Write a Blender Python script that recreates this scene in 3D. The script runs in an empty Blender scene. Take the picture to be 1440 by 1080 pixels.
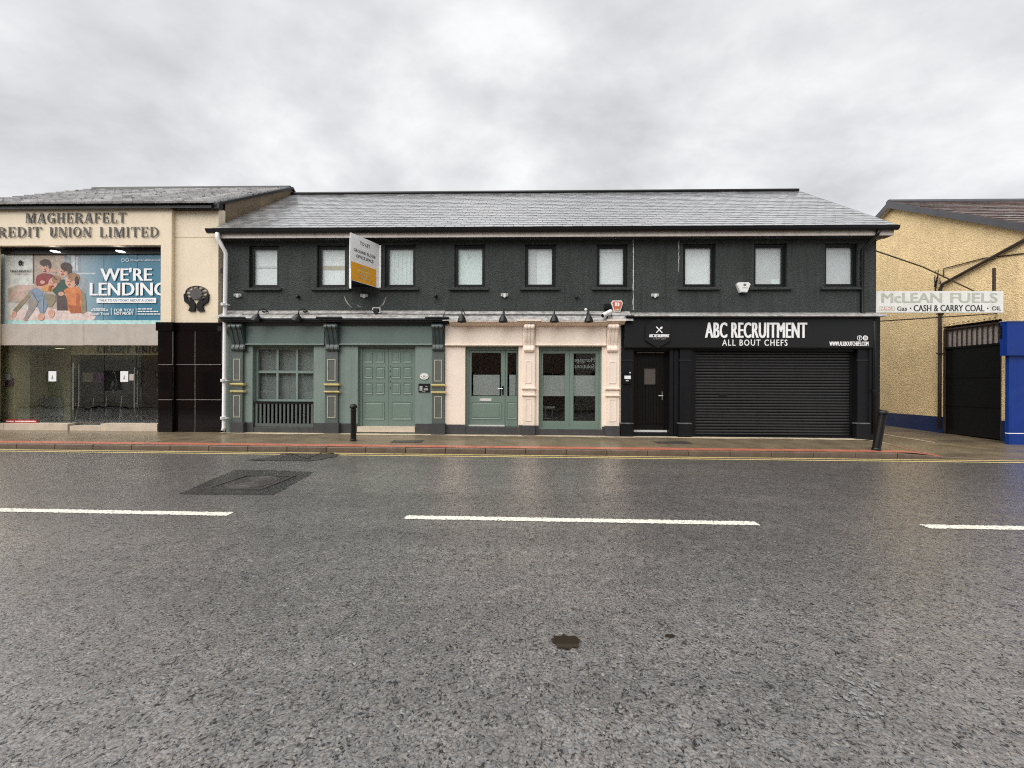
import bpy, math, random
from mathutils import Vector, Matrix
random.seed(11)
sc = bpy.context.scene
COL = sc.collection

# ------------------------------------------------------------------ camera
FPX, CX, CY = 541.0, 720.0, 540.0            # focal length and centre in photograph pixels (1440 x 1080)
CAM = Vector((0.0, 0.0, 1.535))
YAW, ROLL = math.radians(1.33), 0.0044
FWD = Vector((-math.sin(YAW), math.cos(YAW), 0)); RGT = Vector((math.cos(YAW), math.sin(YAW), 0)); UPV = Vector((0, 0, 1))
cd = bpy.data.cameras.new('camera'); cam = bpy.data.objects.new('camera', cd); COL.objects.link(cam)
cd.sensor_fit = 'HORIZONTAL'; cd.sensor_width = 36.0; cd.lens = FPX / 1440 * 36
cd.clip_start = 0.05; cd.clip_end = 3000
xa = (RGT + UPV * ROLL).normalized(); za = -FWD; ya = za.cross(xa)
mw = Matrix((xa, ya, za)).transposed().to_4x4(); mw.translation = CAM; cam.matrix_world = mw
sc.camera = cam

# ------------------------------------------------------------------ world: overcast sky
wd = bpy.data.worlds.new('World'); sc.world = wd; wd.use_nodes = True
nt = wd.node_tree; nt.nodes.clear(); N = nt.nodes.new; L = nt.links.new
SUN_EL, SUN_AZ = math.radians(52), math.radians(225)     # soft light from behind the camera
sky = N('ShaderNodeTexSky'); sky.sky_type = 'NISHITA'; sky.sun_disc = False
sky.sun_elevation = SUN_EL; sky.sun_rotation = SUN_AZ
bg1 = N('ShaderNodeBackground'); bg1.inputs[1].default_value = 0.05; L(sky.outputs[0], bg1.inputs[0])
tc = N('ShaderNodeTexCoord'); sep = N('ShaderNodeSeparateXYZ'); L(tc.outputs['Generated'], sep.inputs[0])
ab = N('ShaderNodeMath'); ab.operation = 'ABSOLUTE'; L(sep.outputs[2], ab.inputs[0])
ad = N('ShaderNodeMath'); ad.operation = 'ADD'; ad.inputs[1].default_value = 0.42; L(ab.outputs[0], ad.inputs[0])
dx = N('ShaderNodeMath'); dx.operation = 'DIVIDE'; L(sep.outputs[0], dx.inputs[0]); L(ad.outputs[0], dx.inputs[1])
dy = N('ShaderNodeMath'); dy.operation = 'DIVIDE'; L(sep.outputs[1], dy.inputs[0]); L(ad.outputs[0], dy.inputs[1])
cb = N('ShaderNodeCombineXYZ'); L(dx.outputs[0], cb.inputs[0]); L(dy.outputs[0], cb.inputs[1])
mp = N('ShaderNodeMapping'); mp.inputs['Rotation'].default_value = (0, 0, 0.5); mp.inputs['Scale'].default_value = (1.0, 1.25, 1); mp.inputs['Location'].default_value = (3.7, 1.3, 0)
L(cb.outputs[0], mp.inputs[0])
n1 = N('ShaderNodeTexNoise'); n1.inputs['Scale'].default_value = 2.2; n1.inputs['Detail'].default_value = 8; n1.inputs['Roughness'].default_value = 0.56; n1.inputs['Distortion'].default_value = 0.15
L(mp.outputs[0], n1.inputs['Vector'])
cr = N('ShaderNodeValToRGB'); e = cr.color_ramp.elements
e[0].position = 0.33; e[0].color = (0.45, 0.456, 0.466, 1)
e[1].position = 0.62; e[1].color = (0.72, 0.722, 0.725, 1)
em = e.new(0.48); em.color = (0.575, 0.580, 0.590, 1)
L(n1.outputs[0], cr.inputs[0])
bg2 = N('ShaderNodeBackground'); bg2.inputs[1].default_value = 0.51; L(cr.outputs[0], bg2.inputs[0])
mx = N('ShaderNodeMixShader'); mx.inputs[0].default_value = 0.95; L(bg1.outputs[0], mx.inputs[1]); L(bg2.outputs[0], mx.inputs[2])
wo = N('ShaderNodeOutputWorld'); L(mx.outputs[0], wo.inputs[0])

# ------------------------------------------------------------------ sun through cloud
sl = bpy.data.lights.new('sun', 'SUN'); sl.energy = 1.5; sl.angle = math.radians(72); sl.color = (1.0, 0.97, 0.93)
so = bpy.data.objects.new('sun', sl); COL.objects.link(so)
sd = Vector((math.sin(SUN_AZ) * math.cos(SUN_EL), math.cos(SUN_AZ) * math.cos(SUN_EL), math.sin(SUN_EL)))
so.rotation_euler = sd.to_track_quat('Z', 'Y').to_euler(); so.location = (0, -6, 30)

sc.view_settings.view_transform = 'Standard'; sc.view_settings.look = 'None'
sc.view_settings.exposure = 1.47; sc.view_settings.gamma = 1.0
sc.render.engine = 'CYCLES'; sc.cycles.use_denoising = False; sc.cycles.filter_width = 1.1; sc.cycles.sample_clamp_indirect = 1.5; sc.cycles.caustics_reflective = False; sc.cycles.caustics_refractive = False
sc.cycles.use_adaptive_sampling = False; sc.cycles.diffuse_bounces = 3; sc.cycles.glossy_bounces = 3; sc.cycles.max_bounces = 8; sc.cycles.transparent_max_bounces = 12

# ------------------------------------------------------------------ pixel -> place
def ray(px, py):
    xc = (px - CX) / FPX; yc = -(py - CY) / FPX
    return FWD + RGT * (xc - ROLL * yc) + UPV * (yc + ROLL * xc)
def PX(px, py, Y):                      # point of the vertical plane y = Y (a wall) seen at that pixel
    d = ray(px, py); t = Y / d.y; return CAM.x + d.x * t, CAM.z + d.z * t
def XW(py, px, Xp):                     # point of the plane x = Xp (the gable wall of the alley)
    d = ray(px, py); t = Xp / d.x; return d.y * t, CAM.z + d.z * t
def R(x0, y0, x1, y1, Y):               # pixel rectangle on a wall -> X0, X1, Z0, Z1
    xm, ym = (x0 + x1) / 2, (y0 + y1) / 2
    return PX(x0, ym, Y)[0], PX(x1, ym, Y)[0], PX(xm, y1, Y)[1], PX(xm, y0, Y)[1]
def gz(x): return -0.0025 * x
def road_z(x, y): return gz(x) - 0.06 * ((y - 4.37) / 4.4) ** 2
def GP(px, py, dz=0.0):                 # point of the road surface seen at that pixel
    d = ray(px, py); z = 0.0
    for k in range(6):
        t = (z - CAM.z) / d.z; p = CAM + d * t; z = road_z(p.x, p.y)
    return p.x, p.y

# ------------------------------------------------------------------ colours and materials
def S(r, g, b):
    f = lambda c: (c / 255 / 12.92) if c <= 10 else ((c / 255 + 0.055) / 1.055) ** 2.4
    return (f(r), f(g), f(b))
def node_mat(name):
    m = bpy.data.materials.new(name); m.use_nodes = True
    t = m.node_tree; b = t.nodes['Principled BSDF']; return m, t, b
def mat(name, col, rough=0.55, var=0.10, vs=2.5, bump=0.0, bs=60.0, spec=0.5, metal=0.0, streak=0.0, emit=0.0, bdist=0.01, rvar=0.0, grime=0.0):
    m, t, b = node_mat(name); n, l = t.nodes.new, t.links.new
    geo = n('ShaderNodeNewGeometry'); c = (*col, 1)
    b.inputs['Roughness'].default_value = rough; b.inputs['Metallic'].default_value = metal
    b.inputs['Specular IOR Level'].default_value = spec
    cur = None
    if var > 0:
        no = n('ShaderNodeTexNoise'); no.inputs['Scale'].default_value = vs; no.inputs['Detail'].default_value = 6; no.inputs['Roughness'].default_value = 0.65
        l(geo.outputs['Position'], no.inputs['Vector'])
        mr = n('ShaderNodeMapRange'); mr.inputs[1].default_value = 0.3; mr.inputs[2].default_value = 0.7; mr.inputs[3].default_value = 1 - var; mr.inputs[4].default_value = 1 + var
        l(no.outputs[0], mr.inputs[0])
        mu = n('ShaderNodeVectorMath'); mu.operation = 'SCALE'; mu.inputs[0].default_value = col; l(mr.outputs[0], mu.inputs[3]); cur = mu.outputs[0]
        if rvar > 0:
            m2 = n('ShaderNodeMapRange'); m2.inputs[1].default_value = 0.3; m2.inputs[2].default_value = 0.7; m2.inputs[3].default_value = rough - rvar; m2.inputs[4].default_value = rough + rvar
            l(no.outputs[0], m2.inputs[0]); l(m2.outputs[0], b.inputs['Roughness'])
    if streak > 0 and cur is not None:
        ma = n('ShaderNodeMapping'); ma.inputs['Scale'].default_value = (9, 9, 0.55); l(geo.outputs['Position'], ma.inputs[0])
        ns = n('ShaderNodeTexNoise'); ns.inputs['Scale'].default_value = 1.0; ns.inputs['Detail'].default_value = 5; l(ma.outputs[0], ns.inputs['Vector'])
        ms = n('ShaderNodeMapRange'); ms.inputs[1].default_value = 0.48; ms.inputs[2].default_value = 0.75; ms.inputs[3].default_value = 1.0; ms.inputs[4].default_value = 1 - streak
        l(ns.outputs[0], ms.inputs[0])
        mv = n('ShaderNodeVectorMath'); mv.operation = 'SCALE'; l(cur, mv.inputs[0]); l(ms.outputs[0], mv.inputs[3]); cur = mv.outputs[0]
    if grime > 0 and cur is not None:      # blotches of dirt with soft edges
        ng = n('ShaderNodeTexNoise'); ng.inputs['Scale'].default_value = 1.1; ng.inputs['Detail'].default_value = 9; ng.inputs['Roughness'].default_value = 0.7
        l(geo.outputs['Position'], ng.inputs['Vector'])
        mg = n('ShaderNodeMapRange'); mg.inputs[1].default_value = 0.52; mg.inputs[2].default_value = 0.72; mg.inputs[3].default_value = 0.0; mg.inputs[4].default_value = grime
        l(ng.outputs[0], mg.inputs[0])
        mc = n('ShaderNodeMix'); mc.data_type = 'RGBA'; l(mg.outputs[0], mc.inputs[0]); l(cur, mc.inputs[6]); mc.inputs[7].default_value = (0.10, 0.085, 0.06, 1); cur = mc.outputs[2]
    if cur is not None: l(cur, b.inputs['Base Color'])
    else: b.inputs['Base Color'].default_value = c
    if bump > 0:
        nb = n('ShaderNodeTexNoise'); nb.inputs['Scale'].default_value = bs; nb.inputs['Detail'].default_value = 3; l(geo.outputs['Position'], nb.inputs['Vector'])
        bu = n('ShaderNodeBump'); bu.inputs['Strength'].default_value = bump; bu.inputs['Distance'].default_value = bdist
        l(nb.outputs[0], bu.inputs['Height']); l(bu.outputs[0], b.inputs['Normal'])
    if emit > 0:
        b.inputs['Emission Color'].default_value = c; b.inputs['Emission Strength'].default_value = emit
    return m
def glass_mat(name, tint=(0.975, 0.99, 0.985), ior=1.75, wob=0.02):
    m, t, b = node_mat(name); n, l = t.nodes.new, t.links.new; t.nodes.remove(b)
    out = [x for x in t.nodes if x.type == 'OUTPUT_MATERIAL'][0]
    tr = n('ShaderNodeBsdfTransparent'); tr.inputs[0].default_value = (*tint, 1)
    gl = n('ShaderNodeBsdfGlossy'); gl.inputs['Roughness'].default_value = 0.0
    f0 = ((ior - 1) / (ior + 1)) ** 2
    def mth(op, a, c):
        x = n('ShaderNodeMath'); x.operation = op
        for i, q in enumerate((a, c)):
            if isinstance(q, (int, float)): x.inputs[i].default_value = q
            elif q is not None: l(q, x.inputs[i])
        return x.outputs[0]
    geo = n('ShaderNodeNewGeometry'); no = n('ShaderNodeTexNoise'); no.inputs['Scale'].default_value = 1.7; l(geo.outputs['Position'], no.inputs['Vector'])
    bu = n('ShaderNodeBump'); bu.inputs['Strength'].default_value = wob; bu.inputs['Distance'].default_value = 0.1; l(no.outputs[0], bu.inputs['Height'])
    l(bu.outputs[0], gl.inputs['Normal'])
    dt = n('ShaderNodeVectorMath'); dt.operation = 'DOT_PRODUCT'; l(geo.outputs['Incoming'], dt.inputs[0]); l(geo.outputs['Normal'], dt.inputs[1])
    sch = mth('POWER', mth('SUBTRACT', 1.0, mth('ABSOLUTE', dt.outputs['Value'], None)), 5.0); fac = mth('ADD', mth('MULTIPLY', sch, 1 - f0), f0)
    ms = n('ShaderNodeMixShader'); l(fac, ms.inputs[0]); l(tr.outputs[0], ms.inputs[1]); l(gl.outputs[0], ms.inputs[2]); l(ms.outputs[0], out.inputs[0])
    return m
def roughcast(name, col, scale=26.0, strength=0.8, var=0.12, streak=0.12, rough=0.8, dark=0.6, grime=0.0, grain=0.14):
    m = mat(name, col, rough, var, 1.3, streak=streak, grime=grime, spec=0.25)
    t = m.node_tree; n, l = t.nodes.new, t.links.new; b = t.nodes['Principled BSDF']
    geo = n('ShaderNodeNewGeometry')
    v = n('ShaderNodeTexVoronoi'); v.inputs['Scale'].default_value = scale; l(geo.outputs['Position'], v.inputs['Vector'])
    no = n('ShaderNodeTexNoise'); no.inputs['Scale'].default_value = scale * 0.55; no.inputs['Detail'].default_value = 4; l(geo.outputs['Position'], no.inputs['Vector'])
    s = n('ShaderNodeMath'); s.operation = 'SUBTRACT'; l(no.outputs[0], s.inputs[0]); l(v.outputs[0], s.inputs[1])
    bu = n('ShaderNodeBump'); bu.inputs['Strength'].default_value = strength; bu.inputs['Distance'].default_value = 0.02
    l(s.outputs[0], bu.inputs['Height']); l(bu.outputs[0], b.inputs['Normal'])
    src = b.inputs['Base Color'].links[0].from_socket; n3 = n('ShaderNodeTexNoise'); n3.inputs['Scale'].default_value = scale * 0.5; n3.inputs['Detail'].default_value = 3; l(geo.outputs['Position'], n3.inputs['Vector'])   # grains of differing tone
    r3 = n('ShaderNodeMapRange'); r3.inputs[1].default_value = 0.35; r3.inputs[2].default_value = 0.65; r3.inputs[3].default_value = 1 - grain; r3.inputs[4].default_value = 1 + grain; l(n3.outputs[0], r3.inputs[0])
    v3 = n('ShaderNodeVectorMath'); v3.operation = 'SCALE'; l(src, v3.inputs[0]); l(r3.outputs[0], v3.inputs[3]); l(v3.outputs[0], b.inputs['Base Color'])
    return m
def slate_mat(name, c0, c1, rough, lichen=None, bump=0.15, wet=1.0):
    m, t, b = node_mat(name); n, l = t.nodes.new, t.links.new
    geo = n('ShaderNodeNewGeometry'); oi = n('ShaderNodeObjectInfo')
    a = n('ShaderNodeMath'); a.operation = 'ADD'; l(geo.outputs['Random Per Island'], a.inputs[0]); l(oi.outputs['Random'], a.inputs[1])
    f = n('ShaderNodeMath'); f.operation = 'FRACT'; l(a.outputs[0], f.inputs[0])
    r = n('ShaderNodeMix'); r.data_type = 'RGBA'; r.inputs[6].default_value = (*c0, 1); r.inputs[7].default_value = (*c1, 1); l(f.outputs[0], r.inputs[0])
    cur = r.outputs[2]
    no = n('ShaderNodeTexNoise'); no.inputs['Scale'].default_value = 7; no.inputs['Detail'].default_value = 8; no.inputs['Roughness'].default_value = 0.7; l(geo.outputs['Position'], no.inputs['Vector'])
    if lichen:
        mr = n('ShaderNodeMapRange'); mr.inputs[1].default_value = 0.55; mr.inputs[2].default_value = 0.63; l(no.outputs[0], mr.inputs[0])
        q = n('ShaderNodeMix'); q.data_type = 'RGBA'; l(mr.outputs[0], q.inputs[0]); l(cur, q.inputs[6]); q.inputs[7].default_value = (*lichen, 1); cur = q.outputs[2]
    b.inputs['Specular IOR Level'].default_value = 0.9; b.inputs['Coat Weight'].default_value = wet; b.inputs['Coat Roughness'].default_value = 0.16; b.inputs['Coat IOR'].default_value = 1.45
    l(cur, b.inputs['Base Color'])
    m2 = n('ShaderNodeMapRange'); m2.inputs[3].default_value = rough - 0.09; m2.inputs[4].default_value = rough + 0.12; l(f.outputs[0], m2.inputs[0]); l(m2.outputs[0], b.inputs['Roughness'])
    bu = n('ShaderNodeBump'); bu.inputs['Strength'].default_value = bump; bu.inputs['Distance'].default_value = 0.01; l(no.outputs[0], bu.inputs['Height']); l(bu.outputs[0], b.inputs['Normal'])
    return m
def asphalt_mat(name, base, patch=False):
    m, t, b = node_mat(name); n, l = t.nodes.new, t.links.new
    geo = n('ShaderNodeNewGeometry'); P = geo.outputs['Position']
    def noise(scale, detail=4, rough=0.6, vec=None):
        x = n('ShaderNodeTexNoise'); x.inputs['Scale'].default_value = scale; x.inputs['Detail'].default_value = detail; x.inputs['Roughness'].default_value = rough
        l(vec or P, x.inputs['Vector']); return x.outputs[0]
    def mr(src, a0, a1, b0, b1):
        x = n('ShaderNodeMapRange'); x.inputs[1].default_value = a0; x.inputs[2].default_value = a1; x.inputs[3].default_value = b0; x.inputs[4].default_value = b1
        l(src, x.inputs[0]); return x.outputs[0]
    def math2(op, a, c):
        x = n('ShaderNodeMath'); x.operation = op
        for i, s in enumerate((a, c)):
            if isinstance(s, (int, float)): x.inputs[i].default_value = s
            else: l(s, x.inputs[i])
        return x.outputs[0]
    # distorted stone chippings
    wn = n('ShaderNodeTexNoise'); wn.inputs['Scale'].default_value = 14; wn.inputs['Detail'].default_value = 2; l(P, wn.inputs['Vector'])
    wv = n('ShaderNodeVectorMath'); wv.operation = 'MULTIPLY_ADD'; l(wn.outputs[1], wv.inputs[0]); wv.inputs[1].default_value = (0.05, 0.05, 0.05); l(P, wv.inputs[2])
    vo = n('ShaderNodeTexVoronoi'); vo.inputs['Scale'].default_value = 78; l(wv.outputs[0], vo.inputs['Vector'])
    v2 = n('ShaderNodeTexVoronoi'); v2.inputs['Scale'].default_value = 24; l(wv.outputs[0], v2.inputs['Vector'])
    big = noise(0.45, 5); mid = noise(3.2, 6, 0.7); grn = noise(15, 4, 0.7); fine = noise(70, 3)
    ma = n('ShaderNodeMapping'); ma.inputs['Scale'].default_value = (0.12, 1.1, 1); l(P, ma.inputs[0])
    lane = noise(1.0, 4, 0.55, ma.outputs[0])                      # long wear along the lanes
    chip = n('ShaderNodeSeparateColor'); l(vo.outputs['Color'], chip.inputs[0])
    k = math2('MULTIPLY', mr(chip.outputs[0], 0, 1, 0.72, 1.28), mr(big, 0.3, 0.7, 0.78, 1.22))
    k = math2('MULTIPLY', k, mr(mid, 0.3, 0.7, 0.82, 1.2)); k = math2('MULTIPLY', k, mr(grn, 0.35, 0.65, 0.80, 1.20)); k = math2('MULTIPLY', k, mr(lane, 0.3, 0.7, 0.72, 1.28))
    k = math2('MULTIPLY', k, mr(vo.outputs['Distance'], 0.40, 0.80, 1.10, 0.45))
    na = noise(62, 5, 0.62, wv.outputs[0]); nb_ = noise(13, 3, 0.6, wv.outputs[0])
    crev = mr(math2('ADD', math2('MULTIPLY', na, 0.75), math2('MULTIPLY', nb_, 0.25)), 0.405, 0.455, 0.0, 1.0); k = math2('MULTIPLY', k, mr(crev, 0.0, 1.0, 0.16, 1.10))
    # a few pale chips
    pale = mr(chip.outputs[1], 0.990, 0.994, 0.0, 1.0)
    warm = n('ShaderNodeMix'); warm.data_type = 'RGBA'; l(chip.outputs[2], warm.inputs[0]); warm.inputs[6].default_value = (base[0] * 1.10, base[1] * 0.99, base[2] * 0.90, 1); warm.inputs[7].default_value = (base[0] * 0.95, base[1], base[2] * 1.03, 1)
    sc_ = n('ShaderNodeVectorMath'); sc_.operation = 'SCALE'; l(warm.outputs[2], sc_.inputs[0]); l(k, sc_.inputs[3])
    fm = n('ShaderNodeMix'); fm.data_type = 'RGBA'; l(pale, fm.inputs[0]); l(sc_.outputs[0], fm.inputs[6]); fm.inputs[7].default_value = (0.30, 0.29, 0.27, 1)
    l(fm.outputs[2], b.inputs['Base Color'])
    wet = math2('ADD', math2('MULTIPLY', lane, 0.55), math2('MULTIPLY', big, 0.45))
    l(mr(wet, 0.38, 0.62, 0.36, 0.16) if not patch else mr(wet, 0.3, 0.7, 0.45, 0.26), b.inputs['Roughness'])
    b.inputs['Specular IOR Level'].default_value = 0.5
    h = math2('SUBTRACT', math2('MULTIPLY', fine, 0.35), math2('MULTIPLY', vo.outputs['Distance'], 0.55))
    h = math2('SUBTRACT', h, math2('MULTIPLY', v2.outputs['Distance'], 0.35)); h = math2('ADD', h, mr(crev, 0.0, 1.0, -0.7, 0.0))
    bu = n('ShaderNodeBump'); bu.inputs['Strength'].default_value = 0.55; bu.inputs['Distance'].default_value = 0.012; l(h, bu.inputs['Height']); l(bu.outputs[0], b.inputs['Normal'])
    l(mr(crev, 0.0, 1.0, 0.05, 1.0), b.inputs['Coat Weight']); b.inputs['Coat IOR'].default_value = 1.75 if not patch else 1.35       # film of rain water on the high stones
    l(mr(wet, 0.38, 0.62, 0.28, 0.13), b.inputs['Coat Roughness'])
    b2 = n('ShaderNodeBump'); b2.inputs['Strength'].default_value = 0.27; b2.inputs['Distance'].default_value = 0.012; l(h, b2.inputs['Height']); l(b2.outputs[0], b.inputs['Coat Normal'])
    return m

M = {}
M['road'] = asphalt_mat('wet asphalt', (0.142, 0.138, 0.134))
M['patch'] = asphalt_mat('newer black asphalt', (0.024, 0.023, 0.023), True)
M['pave'] = mat('wet footpath concrete', S(112, 100, 80), 0.30, 0.20, 1.6, 0.25, 45, rvar=0.12, grime=0.5)
M['kerb'] = mat('kerb concrete', S(104, 90, 78), 0.42, 0.25, 3, 0.3, 70, rvar=0.1, grime=0.45)
M['red'] = mat('red painted strip', S(172, 104, 84), 0.38, 0.25, 5, 0.2, 60, grime=0.45)
M['skim'] = mat('pale cement skim', S(190, 176, 150), 0.55, 0.25, 5, 0.3, 60, grime=0.45)
M['yellow'] = None
def line_mat(name, col, amount):                 # road paint worn through to the stone
    m = mat(name, col, 0.4, 0.14, 14, 0.5, 60)
    t = m.node_tree; n, l = t.nodes.new, t.links.new; b = t.nodes['Principled BSDF']; geo = n('ShaderNodeNewGeometry')
    no = n('ShaderNodeTexNoise'); no.inputs['Scale'].default_value = 34; no.inputs['Detail'].default_value = 5; no.inputs['Roughness'].default_value = 0.7; l(geo.outputs['Position'], no.inputs['Vector'])
    r = n('ShaderNodeMapRange'); r.inputs[1].default_value = amount; r.inputs[2].default_value = amount + 0.05; l(no.outputs[0], r.inputs[0])
    x = n('ShaderNodeMix'); x.data_type = 'RGBA'; l(r.outputs[0], x.inputs[0]); src = b.inputs['Base Color'].links[0].from_socket; l(src, x.inputs[6]); x.inputs[7].default_value = (0.10, 0.095, 0.085, 1); l(x.outputs[2], b.inputs['Base Color'])
    return m
M['white_line'] = line_mat('white line paint', S(228, 226, 212), 0.57)
M['yellow'] = line_mat('yellow line paint', S(212, 192, 128), 0.56)
M['water_film'] = mat('wet smooth bitumen', (0.16, 0.16, 0.16), 0.14, 0.1, 30, 0.15, 60, spec=1.0); M['water_film'].node_tree.nodes['Principled BSDF'].inputs['Coat Weight'].default_value = 1.0; M['water_film'].node_tree.nodes['Principled BSDF'].inputs['Coat IOR'].default_value = 1.9
M['grit'] = mat('gutter grit', S(92, 78, 58), 0.5, 0.4, 9, 0.5, 60, grime=0.4)
M['ground'] = mat('far ground', (0.07, 0.08, 0.05), 0.9, 0.3, 0.3)
M['yard'] = mat('wet yard concrete', S(104, 92, 74), 0.34, 0.3, 1.3, 0.4, 25, rvar=0.12, grime=0.6)
M['puddle'] = mat('puddle water', (0.035, 0.028, 0.02), 0.03, 0.0)
M['iron'] = mat('cast iron', (0.05, 0.045, 0.042), 0.4, 0.3, 12, 0.5, 90)
M['dgrey'] = roughcast('dark grey roughcast', (0.044, 0.050, 0.0485), 36, 0.8, 0.16, 0.30, 0.62)
M['wet_slate'] = slate_mat('wet slate', (0.21, 0.213, 0.22), (0.32, 0.323, 0.33), 0.22)
M['tile_cu'] = slate_mat('concrete roof tile grey', (0.36, 0.355, 0.36), (0.62, 0.615, 0.62), 0.26, (0.05, 0.045, 0.045), 0.45)
M['tile_brown'] = slate_mat('brown roof tile', (0.055, 0.028, 0.022), (0.15, 0.085, 0.070), 0.32, (0.21, 0.17, 0.15), 0.5, 0.6)
M['black'] = mat('black plastic', (0.006, 0.006, 0.007), 0.35, 0.1, 4, spec=0.28)
M['black_frame'] = mat('black window frame', (0.006, 0.007, 0.007), 0.4, 0.08, 4, spec=0.25)
M['black_paint'] = mat('black shopfront paint', (0.006, 0.0065, 0.0085), 0.45, 0.25, 3, 0.1, 40, spec=0.28, streak=0.2)
M['fascia_black'] = mat('black sign board', (0.0125, 0.013, 0.0145), 0.45, 0.08, 2, spec=0.25)
M['black_metal'] = mat('black painted metal', (0.006, 0.006, 0.006), 0.38, 0.15, 6, 0.05, 30, spec=0.35)
M['shutter'] = mat('charcoal shutter metal', (0.024, 0.024, 0.026), 0.38, 0.12, 3, streak=0.2, spec=0.4)
M['white'] = mat('white plastic', (0.78, 0.78, 0.76), 0.4, 0.05, 4)
M['white_pipe'] = mat('white pipe', (0.80, 0.80, 0.80), 0.35, 0.05, 3, streak=0.12)
M['soffit'] = mat('pale eaves board', S(206, 196, 188), 0.5, 0.12, 1.5, streak=0.2)
M['under'] = mat('dark eaves soffit', (0.03, 0.033, 0.033), 0.6, 0.1)
M['lead'] = mat('lead flashing', (0.36, 0.35, 0.34), 0.38, 0.55, 7, 0.3, 30, spec=0.6, grime=0.55)
M['lead_dark'] = mat('dark lead flashing', (0.13, 0.13, 0.13), 0.4, 0.5, 7, 0.3, 30)
M['green'] = mat('sage green paint', (0.190, 0.248, 0.222), 0.5, 0.10, 1.2, 0.08, 30, streak=0.14, grime=0.08)
M['green_fascia'] = mat('deep sage green board', (0.112, 0.155, 0.145), 0.45, 0.08, 1.2, streak=0.08)
M['green_door'] = mat('green joinery paint', (0.160, 0.218, 0.185), 0.42, 0.06, 1.5)
M['grey_pil'] = mat('grey green pilaster paint', (0.090, 0.108, 0.100), 0.5, 0.1, 2, streak=0.12)
M['panel_in'] = mat('grey pilaster panel', (0.105, 0.110, 0.100), 0.5, 0.12, 3)
M['gold'] = mat('gold paint', S(214, 200, 138), 0.4, 0.15, 6)
M['pale_trim'] = mat('pale moulding paint', S(176, 176, 156), 0.45, 0.1, 6)
M['corbel_dark'] = mat('dark green corbel paint', (0.045, 0.062, 0.062), 0.38, 0.15, 6)
M['cornice_dark'] = mat('dark cornice paint', (0.018, 0.019, 0.021), 0.42, 0.2, 4, streak=0.2, spec=0.3)
M['cream'] = mat('cream paint', S(243, 227, 212), 0.5, 0.05, 1.4, 0.06, 30, streak=0.05, grime=0.07)
M['plinth'] = mat('dark plinth paint', (0.050, 0.050, 0.053), 0.5, 0.2, 3, 0.2, 30, grime=0.3)
M['cu_cream'] = mat('cream render', S(232, 216, 190), 0.65, 0.05, 1.0, 0.15, 120, streak=0.07, grime=0.08)
M['cu_band'] = mat('beige grey stone panel', S(184, 174, 164), 0.5, 0.10, 2.5, 0.1, 80, streak=0.10)
M['stone_step'] = mat('pale stone step', S(205, 190, 172), 0.5, 0.15, 3, 0.15, 40, grime=0.3)
M['granite'] = mat('polished black granite', (0.006, 0.0045, 0.0045), 0.07, 0.4, 60, spec=0.32)
M['joint'] = mat('pale joint', (0.30, 0.29, 0.28), 0.6, 0.1)
M['pebble'] = roughcast('brown pebbledash', S(128, 112, 92), 38, 1.0, 0.3, 0.1, 0.8, grime=0.5)
M['letter'] = mat('dark bronze letters', (0.060, 0.056, 0.054), 0.45, 0.2, 6)
M['yellow_wall'] = roughcast('yellow roughcast', S(242, 214, 164), 36, 0.6, 0.10, 0.12, 0.75, grime=0.16, grain=0.10)
M['blue_dark'] = mat('dark blue plinth paint', (0.006, 0.020, 0.090), 0.45, 0.15, 3, 0.2, 40, grime=0.2)
M['blue'] = mat('bright blue board', (0.005, 0.034, 0.22), 0.45, 0.12, 2, spec=0.25, streak=0.15, grime=0.1)
M['brown_pipe'] = mat('brown pipe', (0.045, 0.030, 0.025), 0.45, 0.2, 5)
M['barge'] = mat('grey bargeboard', (0.085, 0.085, 0.095), 0.45, 0.12, 3, streak=0.2)
M['grey_panel'] = mat('grey inner board', S(176, 166, 158), 0.6, 0.12, 3, streak=0.2)
M['steel'] = mat('brushed steel', (0.62, 0.62, 0.62), 0.28, 0.05, 5, metal=1.0)
M['silver'] = mat('silver paint', (0.62, 0.62, 0.60), 0.35, 0.05, 5)
M['glass'] = glass_mat('window glass')
M['glass_dark'] = glass_mat('shopfront glass', (0.93, 0.95, 0.94), 1.75, 0.03)
M['film'] = mat('frosted film', S(168, 172, 172), 0.3, 0.06, 3)
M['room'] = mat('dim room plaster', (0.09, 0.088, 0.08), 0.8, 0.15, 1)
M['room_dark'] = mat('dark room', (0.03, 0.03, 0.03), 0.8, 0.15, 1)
M['lobby'] = mat('olive lobby wall', (0.72, 0.69, 0.44), 0.8, 0.1, 1)
M['lobby_floor'] = mat('lobby floor', (0.12, 0.11, 0.10), 0.6, 0.1, 1)
M['blind'] = mat('white blind', (0.93, 0.96, 0.97), 0.7, 0.05, 5)
M['blind_aqua'] = mat('aqua white blind', (0.84, 0.95, 0.93), 0.7, 0.06, 6)
M['blind_grey'] = mat('grey blind', (0.68, 0.69, 0.71), 0.7, 0.05, 5)
M['net'] = mat('grey roller blind', (0.22, 0.245, 0.245), 0.7, 0.06, 4)
M['paper'] = mat('white paper', (0.82, 0.85, 0.86), 0.6, 0.0)
M['ink'] = mat('black print', (0.010, 0.010, 0.011), 0.6, 0.0, spec=0.2)
M['orange'] = mat('orange print', S(238, 168, 34), 0.45, 0.03, 3)
M['print_white'] = mat('white print', (0.90, 0.90, 0.90), 0.45, 0.02, 3)
M['faded'] = mat('faded sign lettering', S(186, 188, 176), 0.6, 0.12, 12)
M['sign_white'] = mat('weathered white sign', (0.80, 0.80, 0.76), 0.5, 0.05, 3, streak=0.12, grime=0.12)
M['sign_ink'] = mat('worn black sign paint', (0.03, 0.03, 0.035), 0.6, 0.1, 8)
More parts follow.
